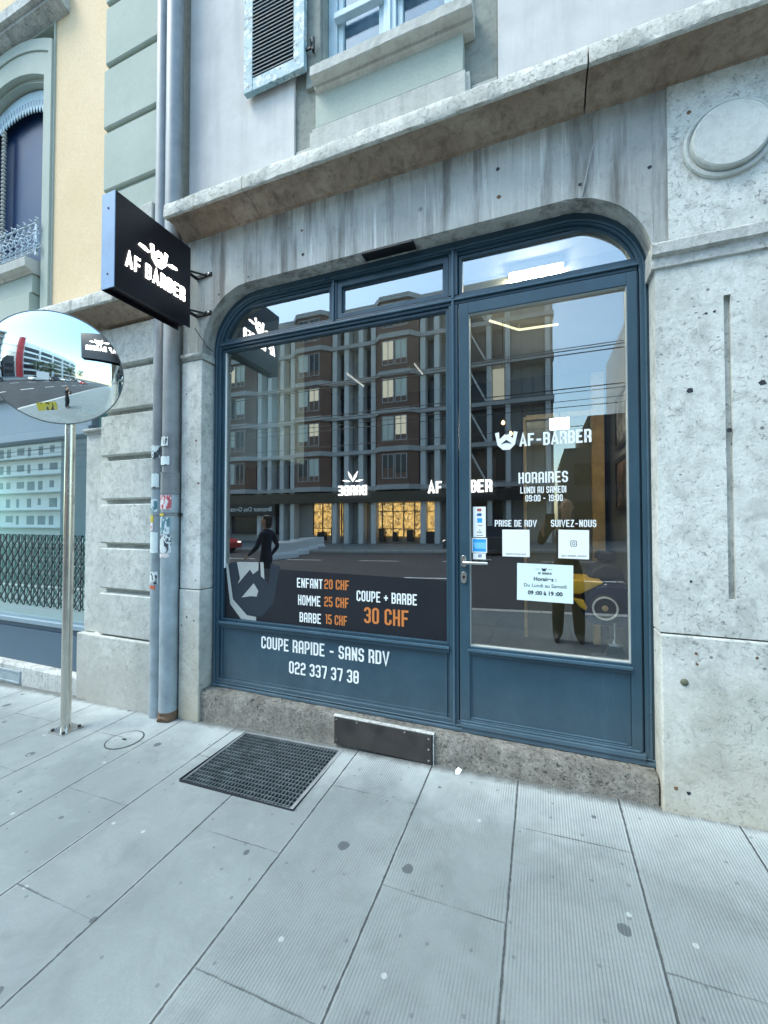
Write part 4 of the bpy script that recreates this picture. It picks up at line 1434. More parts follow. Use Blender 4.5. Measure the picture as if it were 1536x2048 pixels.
wo.box(cx - .56, cx + .56, .10, .12, 3.9, 6.2)
wo.build('window_pane', 'navy_glass', N)
m = MB()
hood = [(.05, 6.385), (UY - .004, 6.385), (UY - .03, 6.40), (UY - .05, 6.405), (UY - .09, 6.43), (UY - .11, 6.435), (UY - .112, 6.47), (UY - .15, 6.475), (UY - .152, 6.58), (UY - .14, 6.60), (.05, 6.66)]
m.profile_x(hood, [-6.0 + 1.86 * i / 20 for i in range(21)])
m.build('hood_moulding', 'stone_cap', N)
# valance with pointed teeth
m = MB()
n = 22
x0, x1 = cx - .52, cx + .525
for k in range(n):
    a, b = x0 + (x1 - x0) * k / n, x0 + (x1 - x0) * (k + 1) / n
    mid = (a + b) / 2
    zt = lambda x: zs - .06 + rise * (1 - ((x - cx) / hw) ** 2)
    m.prism([(a, zt(a)), (a + .003, zt(a) - .16), (mid, zt(mid) - .225), (b - .003, zt(b) - .16), (b, zt(b))], .028, .036)
nf = len(m.f)
for k in range(n):
    a = x0 + (x1 - x0) * (k + .5) / n
    z = zs - .19 + rise * (1 - ((a - cx) / hw) ** 2)
    m.box(a - .007, a + .007, .0262, .0275, z - .02, z + .035)
vl = m.build('valance', 'pale_blue', N)
vl.data.materials.append(m_paint('valance_shade', (.16, .23, .33), .6))
for p in vl.data.polygons[nf:]:
    p.material_index = 1
# scalloped curtain edge
m = MB()
for k in range(34):
    z = 4.35 + k * .042
    m.lathe([(.001, -.021), (.018, -.012), (.024, 0), (.018, .012), (.001, .021)], (-5.36, .04, z), 8)
m.build('beaded_curtain', 'plinth', N, 0, 60)
# scrolled balcony rail
m = MB()
def scroll(cx_, cz_, r0, turns, d, y):
    p = []
    k = int(22 * turns)
    for q in range(k + 1):
        a = 2 * math.pi * turns * q / k * d
        r = r0 * (1 - .80 * q / k)
        p.append((cx_ + r * math.cos(a), y + .008 * math.sin(q), cz_ + r * math.sin(a)))
    return p
for k in range(12):
    xk = -5.62 + k * .098
    m.tube(scroll(xk, 4.31, .062, 1.6, 1, -.10), .0055, 6)
    m.tube(scroll(xk + .045, 4.21, .05, 1.4, -1, -.105), .005, 6)
    m.tube(scroll(xk + .03, 4.38, .035, 1.3, -1, -.095), .0045, 6)
    m.tube([(xk, -.10, 4.15), (xk + .03, -.11, 4.24), (xk - .02, -.10, 4.33), (xk + .04, -.10, 4.43)], .006, 6)
    m.tube([(xk + .03, -.10, 4.43), (xk + .05, -.12, 4.47), (xk + .075, -.11, 4.45)], .004, 5)
m.tube([(-5.66, -.10, 4.43), (-4.505, -.10, 4.43)], .009, 8)
m.tube([(-5.66, -.10, 4.16), (-4.505, -.10, 4.16)], .008, 8)
m.box(-4.535, -4.505, -.105, -.085, 4.12, 4.45)
for k in range(7):
    m.lathe([(.001, -.02), (.02, 0), (.001, .02)], (-5.5 + k * .165, -.105, 4.44), 8)
m.build('scrolled_railing', 'iron', N, 0, 60)
m = MB()
sl = [(.10, 3.94), (UY - .06, 3.94), (UY - .075, 3.965), (UY - .12, 3.975), (UY - .125, 4.055), (UY - .115, 4.065), (.10, 4.10)]
m.profile_x(sl, [-5.58, -4.53])
m.build('window_sill', 'plinth', N, .004)
m = MB()
m.box(cx - .50, -4.55, UY - .05, .1, 3.76, 3.936)
m.box(cx - .50, -4.565, UY - .065, .1, 3.35, 3.752)
m.build('apron', 'green', N, .004)
# neighbour's shop
m = MB()
m.box(-9, -3.805, -.02, .05, 2.425, 2.80)
m.box(-9, -3.805, -.05, .05, 2.345, 2.42)
m.build('fascia', 'left_blue', N, .006)
sw = MB()
sw.box(-9, -3.805, .0, .06, .50, .60)
sw.box(-3.87, -3.805, .0, .06, .60, 2.345)
sw.box(-6.6, -6.54, .0, .06, .60, 2.345)
so_ = sw.build('shop_window', 'left_panel', N, .005)
m = MB()
m.box(-9, -3.806, -.035, .0, .555, .60)
m.build('sill_bar', 'left_blue', so_, .006)
m = MB()
m.sheet([(-8.9, .60), (-3.87, .60), (-3.87, 2.345), (-8.9, 2.345)], .03)
m.build('pane', 'glass_left', so_)
m = MB()
m.sheet([(-8.9, .60), (-3.87, .60), (-3.87, .70), (-8.9, .70)], .034)
m.build('frosted_band', m_paint('frosted_film', (.40, .56, .54), .5, .06), so_)
gr = MB()
zz0, zz1, gxa, gxb = .72, 1.42, -6.4, -3.93
st = .105
k = -12
while k * st < (gxb - gxa) + 1:
    for d in (1, -1):
        pts = []
        xa = gxa + k * st
        xb = xa + d * (zz1 - zz0) * .8
        a = (xa, zz0); b = (xb, zz1)
        # clip to the bay
        def at(x):
            f = (x - a[0]) / (b[0] - a[0])
            return (x, a[1] + f * (b[1] - a[1]))
        lo, hi = sorted((a[0], b[0]))
        lo2, hi2 = max(lo, gxa), min(hi, gxb)
        if hi2 - lo2 > .02:
            p, q = at(lo2), at(hi2)
            gr.tube([(p[0], .010, p[1]), (q[0], .010, q[1])], .0052, 4)
    k += 1
for q in range(int((gxb - gxa) / st) + 1):
    gr.box(gxa + q * st - .004, gxa + q * st + .004, .018, .023, zz0, zz1)
gr.build('lattice_grille', m_paint('dark_lattice', (.010, .02, .022), .5, .2), so_)
m = MB()
m.box(-9, -3.80, 1.0, 1.1, .0, 2.9)
m.box(-3.86, -3.80, .1, 1.0, .0, 2.9)
m.build('shop_back', m_paint('teal_interior', (.20, .42, .38), .7, .2, .8), N)
m = MB()
m.box(-3.99, -3.945, .15, .19, .70, 2.0)
m.build('red_post', 'opp_red', N)
m = MB()
m.box(-9, -3.80, .1, 1.1, 2.35, 2.44)
m.box(-9, -3.80, .1, 1.1, .1, .2)
m.build('shop_shell', 'ceil_in', N)
m = MB()
m.box(-8.8, -7.6, .3, .9, 2.325, 2.345)
m.build('unseen_fill_panel', m_emit('left_shop_fill', (.9, 1, .95), 5), N)  # unseen glowing panel added to brighten the neighbour shop inside
m = MB()
m.box(-9, -3.82, -.012, .06, .175, .50)
m.build('stall_panel', 'left_panel', N, .004)
m = MB()
m.profile_x([(.06, -.3), (-.085, -.3), (-.085, .15), (-.07, .172), (.06, .174)], [-9 + 5.19 * i / 40 for i in range(41)], lambda k, i, x: (random.uniform(-.003, .003), random.uniform(-.003, .003)) if i in (2, 3) else (0, 0))
m.build('threshold', 'stone_cap', N)
m = MB()
m.frame(-5.12, -4.66, -.01, .115, .018, -.096, -.082)
m.box(-5.10, -4.68, -.088, -.083, .005, .10)
m.build('vent_frame', 'zinc', N, .002)

# ================================================================== CONVEX MIRROR
mxp, myp = -3.285, -.512
mz0 = gz(mxp, myp)
T = thing('traffic_mirror', 'large round convex traffic mirror on a slim steel post bolted to the pavement', 'traffic mirror', (mxp, myp, mz0))
m = MB()
m.box(mxp - .075, mxp + .085, myp - .075, myp + .075, mz0 - .002, mz0 + .010)
bp = m.build('base_plate', 'post', T, .002)
for a, b in ((-.055, -.055), (.065, -.055), (.065, .055), (-.055, .055)):
    m = MB()
    m.lathe([(.011, 0), (.011, .010), (.005, .014)], (mxp + a, myp + b, mz0 + .010), 6)
    m.build('anchor_bolt', 'iron_dark', bp)
m = MB()
m.tube([(mxp, myp, mz0 + .008), (mxp, myp, 2.86)], .0325, 28)
m.build('post', 'post', T, 0, 60)
az, tilt = R(-36), R(-4)
nv = Vector((math.cos(az) * math.cos(tilt), math.sin(az) * math.cos(tilt), math.sin(tilt)))
uv_ = Vector((-math.sin(az), math.cos(az), 0))
vv = nv.cross(uv_)
mc = Vector((mxp, myp, 2.675)) + nv * .07 - uv_ * .072
RC, RD = 1.0, .398
cap0 = math.sqrt(RC * RC - RD * RD)
prof = [(RD * k / 20, math.sqrt(RC * RC - (RD * k / 20) ** 2) - cap0) for k in range(20, 0, -1)] + [(.0005, RC - cap0)]
fnm = lambda a, b, h: tuple(uv_ * a + vv * b + nv * h)
m = MB()
vs, n = [], 72
for r, h in prof:
    for k in range(n):
        t_ = 2 * math.pi * k / n
        vs.append(mc + uv_ * (r * math.cos(t_)) + vv * (r * math.sin(t_)) + nv * h)
m.add(vs, [(i * n + k, i * n + (k + 1) % n, (i + 1) * n + (k + 1) % n, (i + 1) * n + k) for i in range(len(prof) - 1) for k in range(n)] + [tuple((len(prof) - 1) * n + k for k in range(n))])
t = NT('mirror_face')
gr_ = t.noise(5, 6, .7)
M['mirror'] = t.fin(t.mix(t.rng(gr_, .5, .75, 0, .35), (.86, .92, .92), (.62, .66, .64)), t.rng(gr_, .45, .8, .012, .10), 1.0)
mir = m.build('mirror_disc', 'mirror', T, 0, 80)
m = MB()
m.lathe([(RD - .004, .006), (RD + .010, .006), (RD + .014, -.004), (RD + .010, -.016), (RD - .004, -.020)], mc, 72, fnm)
m2 = MB()
m2.lathe([(RD + .002, -.010), (RD * .8, -.05), (RD * .4, -.085), (.02, -.088)], mc, 48, fnm)
ringv = [(RD + .0005, .003), (RD + .005, .003), (RD + .007, -.004), (RD + .005, -.012), (RD - .002, -.013)]
m = MB()
vs = []
for r, h in ringv:
    for k in range(n):
        t_ = 2 * math.pi * k / n
        vs.append(mc + uv_ * (r * math.cos(t_)) + vv * (r * math.sin(t_)) + nv * h)
m.add(vs, [(i * n + k, i * n + (k + 1) % n, (i + 1) * n + (k + 1) % n, (i + 1) * n + k) for i in range(len(ringv) - 1) for k in range(n)])
m.build('rim', 'zinc_dark', T, 0, 80)
m2.build('back_shell', 'zinc_dark', T, 0, 50)
m = MB()
a = mc - nv * .085
m.tube([a, a - nv * .05], .05, 12)
m.tube([(mxp, myp, 2.60), (mxp, myp, 2.73)], .045, 16)
m.build('mount', 'zinc_dark', T)
# stickers low on the mirror
def on_mirror(u0, v0):
    r2 = u0 * u0 + v0 * v0
    return mc + uv_ * u0 + vv * v0 + nv * (math.sqrt(RC * RC - r2) - cap0 + .0022)
def mirror_patch(name, u0, v0, wd, ht, rot, mat):
    m = MB()
    nx_, ny_ = 8, 5
    vs = []
    for i in range(nx_ + 1):
        for j in range(ny_ + 1):
            a, b = (i / nx_ - .5) * wd, (j / ny_ - .5) * ht
            vs.append(on_mirror(u0 + a * math.cos(rot) - b * math.sin(rot), v0 + a * math.sin(rot) + b * math.cos(rot)))
    m.add(vs, [(i * (ny_ + 1) + j, (i + 1) * (ny_ + 1) + j, (i + 1) * (ny_ + 1) + j + 1, i * (ny_ + 1) + j + 1) for i in range(nx_) for j in range(ny_)])
    return m.build(name, mat, mir)
mirror_patch('yellow_sticker', -.055, -.29, .115, .054, .22, m_sticker('yellow_printed_sticker', (.75, .62, .08), (.05, .04, .02), 34, .56))
mirror_patch('white_sticker', -.075, -.085, .068, .05, -.02, 'white_vinyl')
mirror_patch('white_sticker', .19, -.28, .09, .045, -.1, white_s)

# ================================================================== GRATE, MANHOLE, LITTER
Gt = thing('floor_grate', 'square dark steel grating over a cellar shaft set in the pavement', 'grating', (-1.57, -.42, gz(-1.57, -.42)))
def tilt_bar(m, x0, x1, y0, y1, h, dz=0):
    vs = []
    for top in (-h, 0):
        for y in (y0, y1):
            for x in (x0, x1):
                vs.append((x, y, gz(x, y) + dz + top))
    m.add(vs, [(0, 2, 3, 1), (4, 5, 7, 6), (0, 1, 5, 4), (1, 3, 7, 5), (3, 2, 6, 7), (2, 0, 4, 6)])
m = MB()
for a in ((GX0, GX1, GY0, GY0 + .014), (GX0, GX1, GY1 - .014, GY1), (GX0, GX0 + .012, GY0 + .014, GY1 - .014), (GX1 - .024, GX1, GY0 + .014, GY1 - .014)):
    tilt_bar(m, *a, .04, .002)
m.build('frame', 'zinc_dark', Gt)
m = MB()
nb = 33
for k in range(nb):
    x = GX0 + .018 + (GX1 - GX0 - .045) * k / (nb - 1)
    tilt_bar(m, x - .0025, x + .0025, GY0 + .014, GY1 - .014, .03, .000)
for k in range(17):
    y = GY0 + .03 + (GY1 - GY0 - .06) * k / 16
    tilt_bar(m, GX0 + .012, GX1 - .024, y - .0022, y + .0022, .012, -.0015)
m.build('bars', m_paint('galvanised_bars', (.16, .19, .20), .45, .3, 12, .6), Gt)
m = MB()
m.add([(GX0, GY0, .07), (GX1, GY0, .09), (GX1, GY1, .09), (GX0, GY1, .07), (GX0, GY0, -.7), (GX1, GY0, -.7), (GX1, GY1, -.7), (GX0, GY1, -.7)], [(4, 5, 6, 7), (0, 1, 5, 4), (1, 2, 6, 5), (2, 3, 7, 6), (3, 0, 4, 7)])
m.build('shaft', 'dark_in', Gt)
mh = thing('manhole_cover', 'round stone-filled inspection cover flush with the pavement near the drainpipes', 'manhole cover', (-2.71, -.48, gz(-2.71, -.48)))
def ground_ring(m, cx_, cy_, r0, r1, dz, n=48):
    vs = []
    for r in (r0, r1):
        for k in range(n):
            t_ = 2 * math.pi * k / n
            x, y = cx_ + r * math.cos(t_), cy_ + r * math.sin(t_)
            vs.append((x, y, gz(x, y) + dz))
    m.add(vs, [(k, (k + 1) % n, n + (k + 1) % n, n + k) for k in range(n)])
m = MB()
ground_ring(m, -2.71, -.48, .112, .119, .0035)
m.build('cover_joint', 'iron_dark', mh)
m = MB()
ground_ring(m, -2.71, -.48, .0005, .1115, .003)
m.build('lid', 'pavement', mh)
m = MB()
m.box(-2.73, -2.695, -.486, -.474, gz(-2.71, -.48) + .002, gz(-2.71, -.48) + .0065)
m.build('lifting_slot', 'black', mh)
m = MB()
m.add([(-.462, -.165, gz(-.46, -.16) + .001), (-.44, -.158, gz(-.46, -.16) + .003), (-.432, -.128, gz(-.46, -.16) + .012), (-.455, -.125, gz(-.46, -.16) + .022), (-.468, -.14, gz(-.46, -.16) + .010)], [(0, 1, 2, 4), (2, 3, 4)])
recenter(tag(m.build('paper_scrap', 'white_vinyl'), 'scrap of white paper lying at the foot of the granite threshold', 'litter'), (-.45, -.145, gz(-.45, -.145)))

# ================================================================== INSIDE THE SHOP
def lamp_box(name, label, x0, x1, y0, y1, z0, z1, mat):
    t = thing(name, label, 'ceiling light', ((x0 + x1) / 2, (y0 + y1) / 2, z1))
    m = MB()
    m.box(x0 - .012, x1 + .012, y0 - .012, y1 + .012, z0 + .02, z1)
    m.build('housing', 'ceil_in', t, .003)
    m = MB()
    m.box(x0, x1, y0, y1, z0, z0 + .019)
    m.build('diffuser', mat, t)
    return t
lamp_box('ceiling_light', 'bright yellowish ceiling light just inside the fanlight above the door', -.19, .15, .47, .72, 3.285, 3.357, 'lit_panel')
lamp_box('ceiling_light', 'long white strip light deep inside behind the big shop window', -2.178, -2.170, 1.9, 2.4, 3.33, 3.357, m_emit('faint_strip', (1, .97, .9), .22))
lamp_box('ceiling_light', 'short white strip light inside behind the middle of the shop window', -1.328, -1.320, 1.9, 2.25, 3.33, 3.357, m_emit('faint_strip', (1, .97, .9), .22))
t = thing('cove_light', 'thin yellowish cove light bending along the ceiling inside the door', 'light', (-.17, 1.37, 3.3))
m = MB(); m.tube([(-.40, 1.10, 3.30), (-.17, 1.37, 3.30), (.16, 1.385, 3.30)], .011, 6)
m.build('light_tube', m_emit('cove_glow', (1, .93, .60), .5), t)
m = MB(); m.box(-.18, -.16, 1.36, 1.38, 3.31, 3.36); m.build('clip', 'ceil_in', t)
# framed doorway mirror at the back
t = thing('wall_mirror', 'tall golden wood framed panel on the back wall seen through the door', 'mirror', (.19, 2.6, .2))
m = MB()
m.box(-.185, -.15, 2.55, 2.62, .2, 2.78)
m.box(.535, .66, 2.5, 2.62, .2, 3.2)
m.box(-.15, .535, 2.55, 2.62, 2.74, 2.80)
m.build('frame', 'wood', t, .006)
m = MB()
m.box(-.15, .535, 2.60, 2.61, .2, 2.74)
m.build('panel', m_paint('olive_panel', (.16, .15, .09), .15, .2, 1.2), t)
t = thing('light_box', 'small lit white light box hanging inside before the golden framed panel', 'light box', (.20, 2.23, 2.53))
m = MB(); m.box(.098, .297, 2.21, 2.25, 2.53, 2.66); m.build('case', 'ceil_in', t, .004)
m = MB(); m.box(.105, .290, 2.202, 2.209, 2.537, 2.653); m.build('lit_face', m_emit('light_box_face', (1, .95, .8), 16), t)
m = MB(); m.box(.19, .205, 2.22, 2.235, 2.66, 3.36); m.build('hanger', 'black', t)
for z0, z1, lab, c in ((2.27, 2.78, 'dark framed portrait print on the side wall, the upper of two', (.16, .17, .17)), (1.66, 2.17, 'dark framed reddish brown print on the side wall, the lower of two', (.14, .085, .06))):
    t = thing('framed_picture', lab, 'picture', (.74, 1.75, z0))
    m = MB()
    for a in ((1.30, 1.34, z0, z1), (2.16, 2.20, z0, z1), (1.34, 2.16, z0, z0 + .04), (1.34, 2.16, z1 - .04, z1)):
        m.box(.712, .743, *a)
    m.build('frame', 'black', t)
    m = MB(); m.box(.725, .735, 1.34, 2.16, z0 + .04, z1 - .04)
    q = NT('print_' + str(int(z0 * 100)))
    n = q.noise(4, 4, .6)
    m.build('print', q.fin(q.mix(q.rng(n, .42, .6), (.02, .02, .02), tuple(3 * x for x in c)), .4), t)
# interior wall sign, then reflected backward lettering built as glowing letters
t = thing('inside_lettering', 'white lit lettering AF BARBER on the inside wall, crossed by the door frame', 'sign', (-.75, 1.5, 1.82))
m = MB(); text_mb(m, 'aF BaRBER', (-1.06, 1.49, 1.835), X, Z, -Y, .63, .118, .17, .006, .0004); m.build('lettering', 'letters_in', t)
m = MB()
m.box(-1.10, -.40, 1.50, 1.52, 1.80, 2.16)
m.build('back_board', 'dark_in', t)
t = thing('inside_lettering', 'mirrored lettering built as glowing letters, under a leaf-like emblem, left of the window middle', 'sign', (-1.9, 1.5, 1.82))
m = MB(); text_mb(m, 'BARBE', (-1.735, 1.49, 1.835), -X, Z, -Y, .345, .105, .17, .006, .0004); m.build('lettering', 'letters_in', t)
m = MB()
for a0, b0, ln, wd, ang in ((-1.90, 1.985, .13, .030, 62), (-1.90, 1.985, .13, .030, 118), (-1.93, 1.985, .10, .022, 172), (-1.87, 1.985, .10, .022, 8)):
    ca, sa = math.cos(R(ang)), math.sin(R(ang))
    P = lambda f, g: (a0 + ca * ln * f - sa * wd * g, b0 + sa * ln * f + ca * wd * g)
    m.prism([P(0, -.15), P(.5, -.5), P(1, 0), P(.5, .5), P(0, .15)], 1.486 + .002 * (ang % 5), 1.49 + .002 * (ang % 5))
m.build('leaf_emblem', 'letters_in', t)
m = MB(); m.box(-2.12, -1.70, 1.51, 1.53, 1.80, 2.14); m.build('back_board', 'dark_in', t)
# warm bulbs
for bx, by, bz, lb in ((-.30, 1.2, 2.42, 'uppermost'), (-.24, 1.25, 2.33, 'middle'), (-.25, 1.15, 2.27, 'lowest')):
    t = thing('warm_bulb', lb + ' of three small warm bulbs hanging inside at the left of the door glass', 'light bulb', (bx, by, bz), 'warm bulbs inside the door')
    m = MB(); m.lathe([(.001, -.018), (.013, -.010), (.016, 0), (.010, .012), (.006, .02), (.001, .022)], (bx, by, bz), 12); m.build('bulb', 'lit_warm', t, 0, 60)
    m = MB(); m.tube([(bx, by, bz + .02), (bx, by, bz + .05)], .008, 8); m.tube([(bx, by, bz + .05), (bx, by, 3.35)], .002, 5); m.build('cord', 'black', t)
# child's barber seat in the shape of a racing car
t = thing('car_seat', "child's barber seat shaped like a dark blue and yellow racing car behind the door glass", 'barber chair', (.40, 1.0, .2))
m = MB()
m.prism([(.28, .86), (.30, 1.00), (.36, 1.09), (.44, 1.115), (.60, 1.09), (.735, 1.05), (.735, .80), (.34, .80)], .72, 1.45)
m.build('body', m_paint('navy_plastic', (.012, .02, .07), .25, .15), t, .02)
m = MB()
m.prism([(.16, 1.02), (.16, 1.135), (.30, 1.14), (.42, 1.125), (.33, 1.07), (.26, 1.03)], .71, 1.1)
m.prism([(.20, .995), (.28, .985), (.305, .93), (.30, .90), (.25, .93)], .71, 1.1)
m.build('front_wing', m_paint('amber_plastic', (.90, .55, .06), .35, .15), t, .01)
m = MB()
m.lathe([(.100, 0), (.100, -.09), (.085, -.10), (.06, -.105), (.002, -.105)], (.423, .80, .935), 40, lambda a, b, h: (a, h, b))
wh = m.build('wheel', 'rubber', t, 0, 40)
m = MB()
m.ring([(.423 + .088 * math.cos(R(9 * k)), .935 + .088 * math.sin(R(9 * k))) for k in range(40)], [(.423 + .076 * math.cos(R(9 * k)), .935 + .076 * math.sin(R(9 * k))) for k in range(40)], .685, .70)
m.build('rim', 'white_vinyl', wh)
m = MB(); m.lathe([(.022, 0), (.02, .01), (.001, .014)], (.423, .695, .935), 18, lambda a, b, h: (a, -h, b)); m.build('hub', m_paint('cream_hub', (.55, .42, .22), .4), wh)
m = MB()
m.prism([(.33, 1.13), (.36, 1.20), (.46, 1.25), (.56, 1.22), (.60, 1.13)], .9, 1.3)
m.prism([(.40, 1.27), (.56, 1.25), (.54, 1.33), (.42, 1.34)], 1.0, 1.2)
m.build('seat', m_paint('dark_grey_pad', (.05, .055, .065), .5, .2), t, .02)
m = MB()
m.tube([(.50, 1.1, .2), (.50, 1.1, .80)], .06, 16)
m.lathe([(.25, 0), (.25, .02), (.08, .05)], (.50, 1.1, .2), 24)
m.build('pedestal', 'chrome', t, 0, 40)
t.location += Vector((.025, .26, -.035))
# chrome bell-shaped bottle on the floor by the glass
t = thing('glass_bottle', 'small tapered glass bottle with a tall stopper low inside the door glass', 'bottle', (.40, .2, .745))
m = MB()
m.prism([(.345, .745), (.455, .745), (.432, .845), (.362, .845)], .16, .26)
m.build('flask', m_glass('clear_glass', .3, (.7, .78, .8)), t, .004)
m = MB(); m.box(.36, .434, .165, .255, .846, .853); m.tube([(.40, .21, .853), (.40, .21, .875)], .018, 12); m.tube([(.40, .21, .875), (.40, .21, .96)], [.008, .010], 10); m.build('stopper', 'chrome', t, 0, 40)
m = MB()
m.box(.28, .52, .12, .34, .70, .7445)
tag(m.build('shelf', 'dark_in'), 'low dark shelf behind the bottom of the door glass carrying the bottle', 'shelf')

# ================================================================== ACROSS THE STREET (seen in the glass and the mirror)
OY = -27.5
O = thing('office_block', 'long grey block with brown bay windows across the street, mirrored in the shop glass', 'building', (-20, OY, 0))
gO = -.35
lev = [4.13 + 2.93 * k for k in range(6)]
m = MB()
m.box(-44, .9, OY - 12, OY - .8, gO, 18.7)
m.build('wall', 'opp_wall', O)
m = MB()
for k in range(60):
    x = -44 + .75 * k
    m.box(x, x + .12, OY - .8, OY - .72, 4.2, 18.5)
m.build('wall_rib', m_paint('rib_grey', (.22, .225, .245), .7, .1, .5), O)
bays = [-33.2, -25.6, -18.0, -10.4]
m = MB()
for bx in bays:
    for d in (-3.15, -2.05, 2.05, 3.15):
        m.box(bx + d - .2, bx + d + .2, OY - .75, OY + .10, gO, 18.3)
for x in (-6.3, -5.2, -3.4, -2.1, .55):
    m.box(x - .16, x + .16, OY - .75, OY + .10, gO, 18.3)
m.build('column', 'opp_col', O)
for z in lev:
    m = MB()
    m.box(-44, .95, OY - .79, OY + .22, z - .16, z + .16)
    for bx in bays:
        m.prism([(bx - 1.9, OY + .22), (bx - 1.2, OY + .95), (bx + 1.2, OY + .95), (bx + 1.9, OY + .22)], z - .18, z + .20, lambda a, b, c: (a, c, b))
    m.build('floor_band', 'opp_band', O)
m = MB()
m.box(-44, .95, OY - .79, OY + .35, 18.2, 18.85)
m.build('parapet', 'opp_band', O)
rnd = random.Random(4)
win_d, win_p, win_l, trim = MB(), MB(), MB(), MB()
for bx in bays:
    m = MB()
    for k in range(-1, 5):
        z0 = lev[k] + .2 if k >= 0 else 1.0
        z1 = lev[k + 1] - .18
        if k < 0:
            continue
        pl = [(bx - 1.75, OY - .7), (bx - 1.75, OY + .15), (bx - 1.1, OY + .8), (bx + 1.1, OY + .8), (bx + 1.75, OY + .15), (bx + 1.75, OY - .7)]
        m.prism(pl, z0, z1, lambda a, b, c: (a, c, b))
        for (a, b) in ((-.95, -.1), (.1, .95)):
            tgt = rnd.choice([win_d, win_p, win_d, win_l, win_p])
            tgt.box(bx + a, bx + b, OY + .80, OY + .815, z0 + rnd.choice((.5, .9, .9, 1.3)), z1 - .25)
            trim.frame(bx + a - .06, bx + b + .06, z0 + .45, z1 - .2, .06, OY + .80, OY + .85)
            trim.box(bx + (a + b) / 2 - .03, bx + (a + b) / 2 + .03, OY + .81, OY + .84, z0 + .5, z1 - .25)
        for sg in (-1, 1):
            x0, x1 = sorted((bx + sg * 1.9, bx + sg * 2.9))
            win_d.box(x0, x1, OY - .80, OY - .70, z0, z1)
    m.build('bay_window', 'opp_brown', O)
for k in range(5):
    z0, z1 = lev[k] + .2, lev[k + 1] - .2
    for x0, x1 in ((-6.1, -5.4), (-5.0, -3.6), (-3.2, -2.4)):
        (win_l if rnd.random() < .15 else win_d).box(x0, x1, OY - .80, OY - .70, z0 + .2, z1)
trim.build('window_trim', 'opp_band', O)
win_d.build('dark_pane', 'opp_dark', O)
win_p.build('blind_pane', 'win_pale', O)
win_l.build('lit_pane', 'win_lit', O)
m = MB()
for k in range(5):
    z0, z1 = lev[k], lev[k + 1]
    for a, b in ((-6.0, -5.2), (-3.6, -4.9)):
        m.tube([(a, OY + .2, z0 + .2), (b, OY + .2, z1 - .2)], .07, 6)
m.build('brace', 'opp_col', O)
m = MB()
m.box(-44, .9, OY - .7, OY + .4, 3.0, 3.85)
m.build('awning', 'opp_dark', O)
for x0, x1, lit in ((-44, -28, 0), (-27.2, -21.6, 0), (-18.3, -15.6, 1), (-12.8, -7.2, 1), (-6.4, -2.6, 0)):
    m = MB()
    m.box(x0, x1, OY - .79, OY - .60, .3, 2.95)
    m.build('shop_window', 'shop_lit' if lit else 'opp_dark', O)
    if lit:
        m = MB()
        for k in range(int((x1 - x0) / .5)):
            m.lathe([(.001, -.05), (.05, 0), (.001, .05)], (x0 + .25 + .5 * k, OY - .3, 2.75), 6)
        m.build('string_light', 'win_lit', O)
        m = MB()
        for k in range(int((x1 - x0) / .9) + 1):
            m.box(x0 + .9 * k - .04, x0 + .9 * k + .04, OY - .6, OY - .5, .3, 2.95)
        for z in (.9, 2.3):
            m.box(x0, x1, OY - .6, OY - .52, z - .03, z + .03)
        for k in range(int((x1 - x0) / 1.3)):
            h_ = rnd.uniform(.5, 1.1)
            xx = x0 + .3 + 1.3 * k + rnd.uniform(0, .5)
            m.box(xx, xx + rnd.uniform(.3, .8), OY - .5, OY - .1, -.1, h_)
        m.build('shop_front', 'opp_dark', O)
m = MB()
m.box(-27.2, -21.6, OY - .6, OY + .44, 2.0, 3.0)
pn = m.build('fascia_sign', 'black', O)
cu = sans('sign_lettering', 'Brasseur Des Grottes', 0, 0, .56, 0, 'opp_white', None, .006)
cu.data.transform(Matrix.Rotation(R(180), 4, 'Z'))
cu.data.transform(Matrix.Translation((-24.4, OY + .46, 2.38)))
cu.parent = pn
cu.location = (0, 0, 0)

Ab = thing('dark_annexe', 'low dark grey building in the gap right of the long grey block', 'building', (3.8, OY - 1, -.2))
m = MB()
m.box(1.6, 5.99, OY - 14, OY - 1, -.2, 6.6)
m.box(3.2, 5.99, OY - 13, OY - 2, 6.6, 9.0)
m.build('wall', 'opp_shade', Ab)
m = MB()
for k in range(2):
    m.box(2.2, 5.4, OY - 1.02, OY - .98, 1.4 + 2.6 * k, 2.9 + 2.6 * k)
m.build('window', 'opp_dark', Ab)
Wb = thing('white_red_building', 'white commercial building with dark ribbon windows and a red end pier', 'building', (16, OY, 0))
m = MB()
m.box(6.0, 46, OY - 14, OY, -.2, 16.5)
m.box(8, 30, OY - 12, OY - 3, 16.5, 18.0)
m.build('wall', 'opp_white', Wb)
m = MB()
m.tube([(7.2, OY + .6, -.2), (7.2, OY + .6, 17.8)], 1.25, 24)
m.build('red_pier', 'opp_red', Wb, 0, 40)
for k in range(5):
    m = MB()
    for q in range(5):
        x0 = 9 + q * 7.6
        m.box(x0, x0 + 6.6, OY - .1, OY + .04, 1.2 + 2.75 * k, 3.1 + 2.75 * k)
    m.build('ribbon_window', 'opp_dark', Wb)
m = MB()
for q in range(6):
    m.box(8.3 + q * 7.6, 8.8 + q * 7.6, OY, OY + .5, -.2, 16.6)
m.build('pier', 'opp_white', Wb)
Fb = thing('white_apartment_block', 'far white apartment block with rows of small windows, mirrored in the left shop window', 'building', (-85, -32, 0))
m = MB()
m.box(-140, -56, -46, -32, -.6, 12.5)
m.build('wall', 'opp_white', Fb)
m = MB()
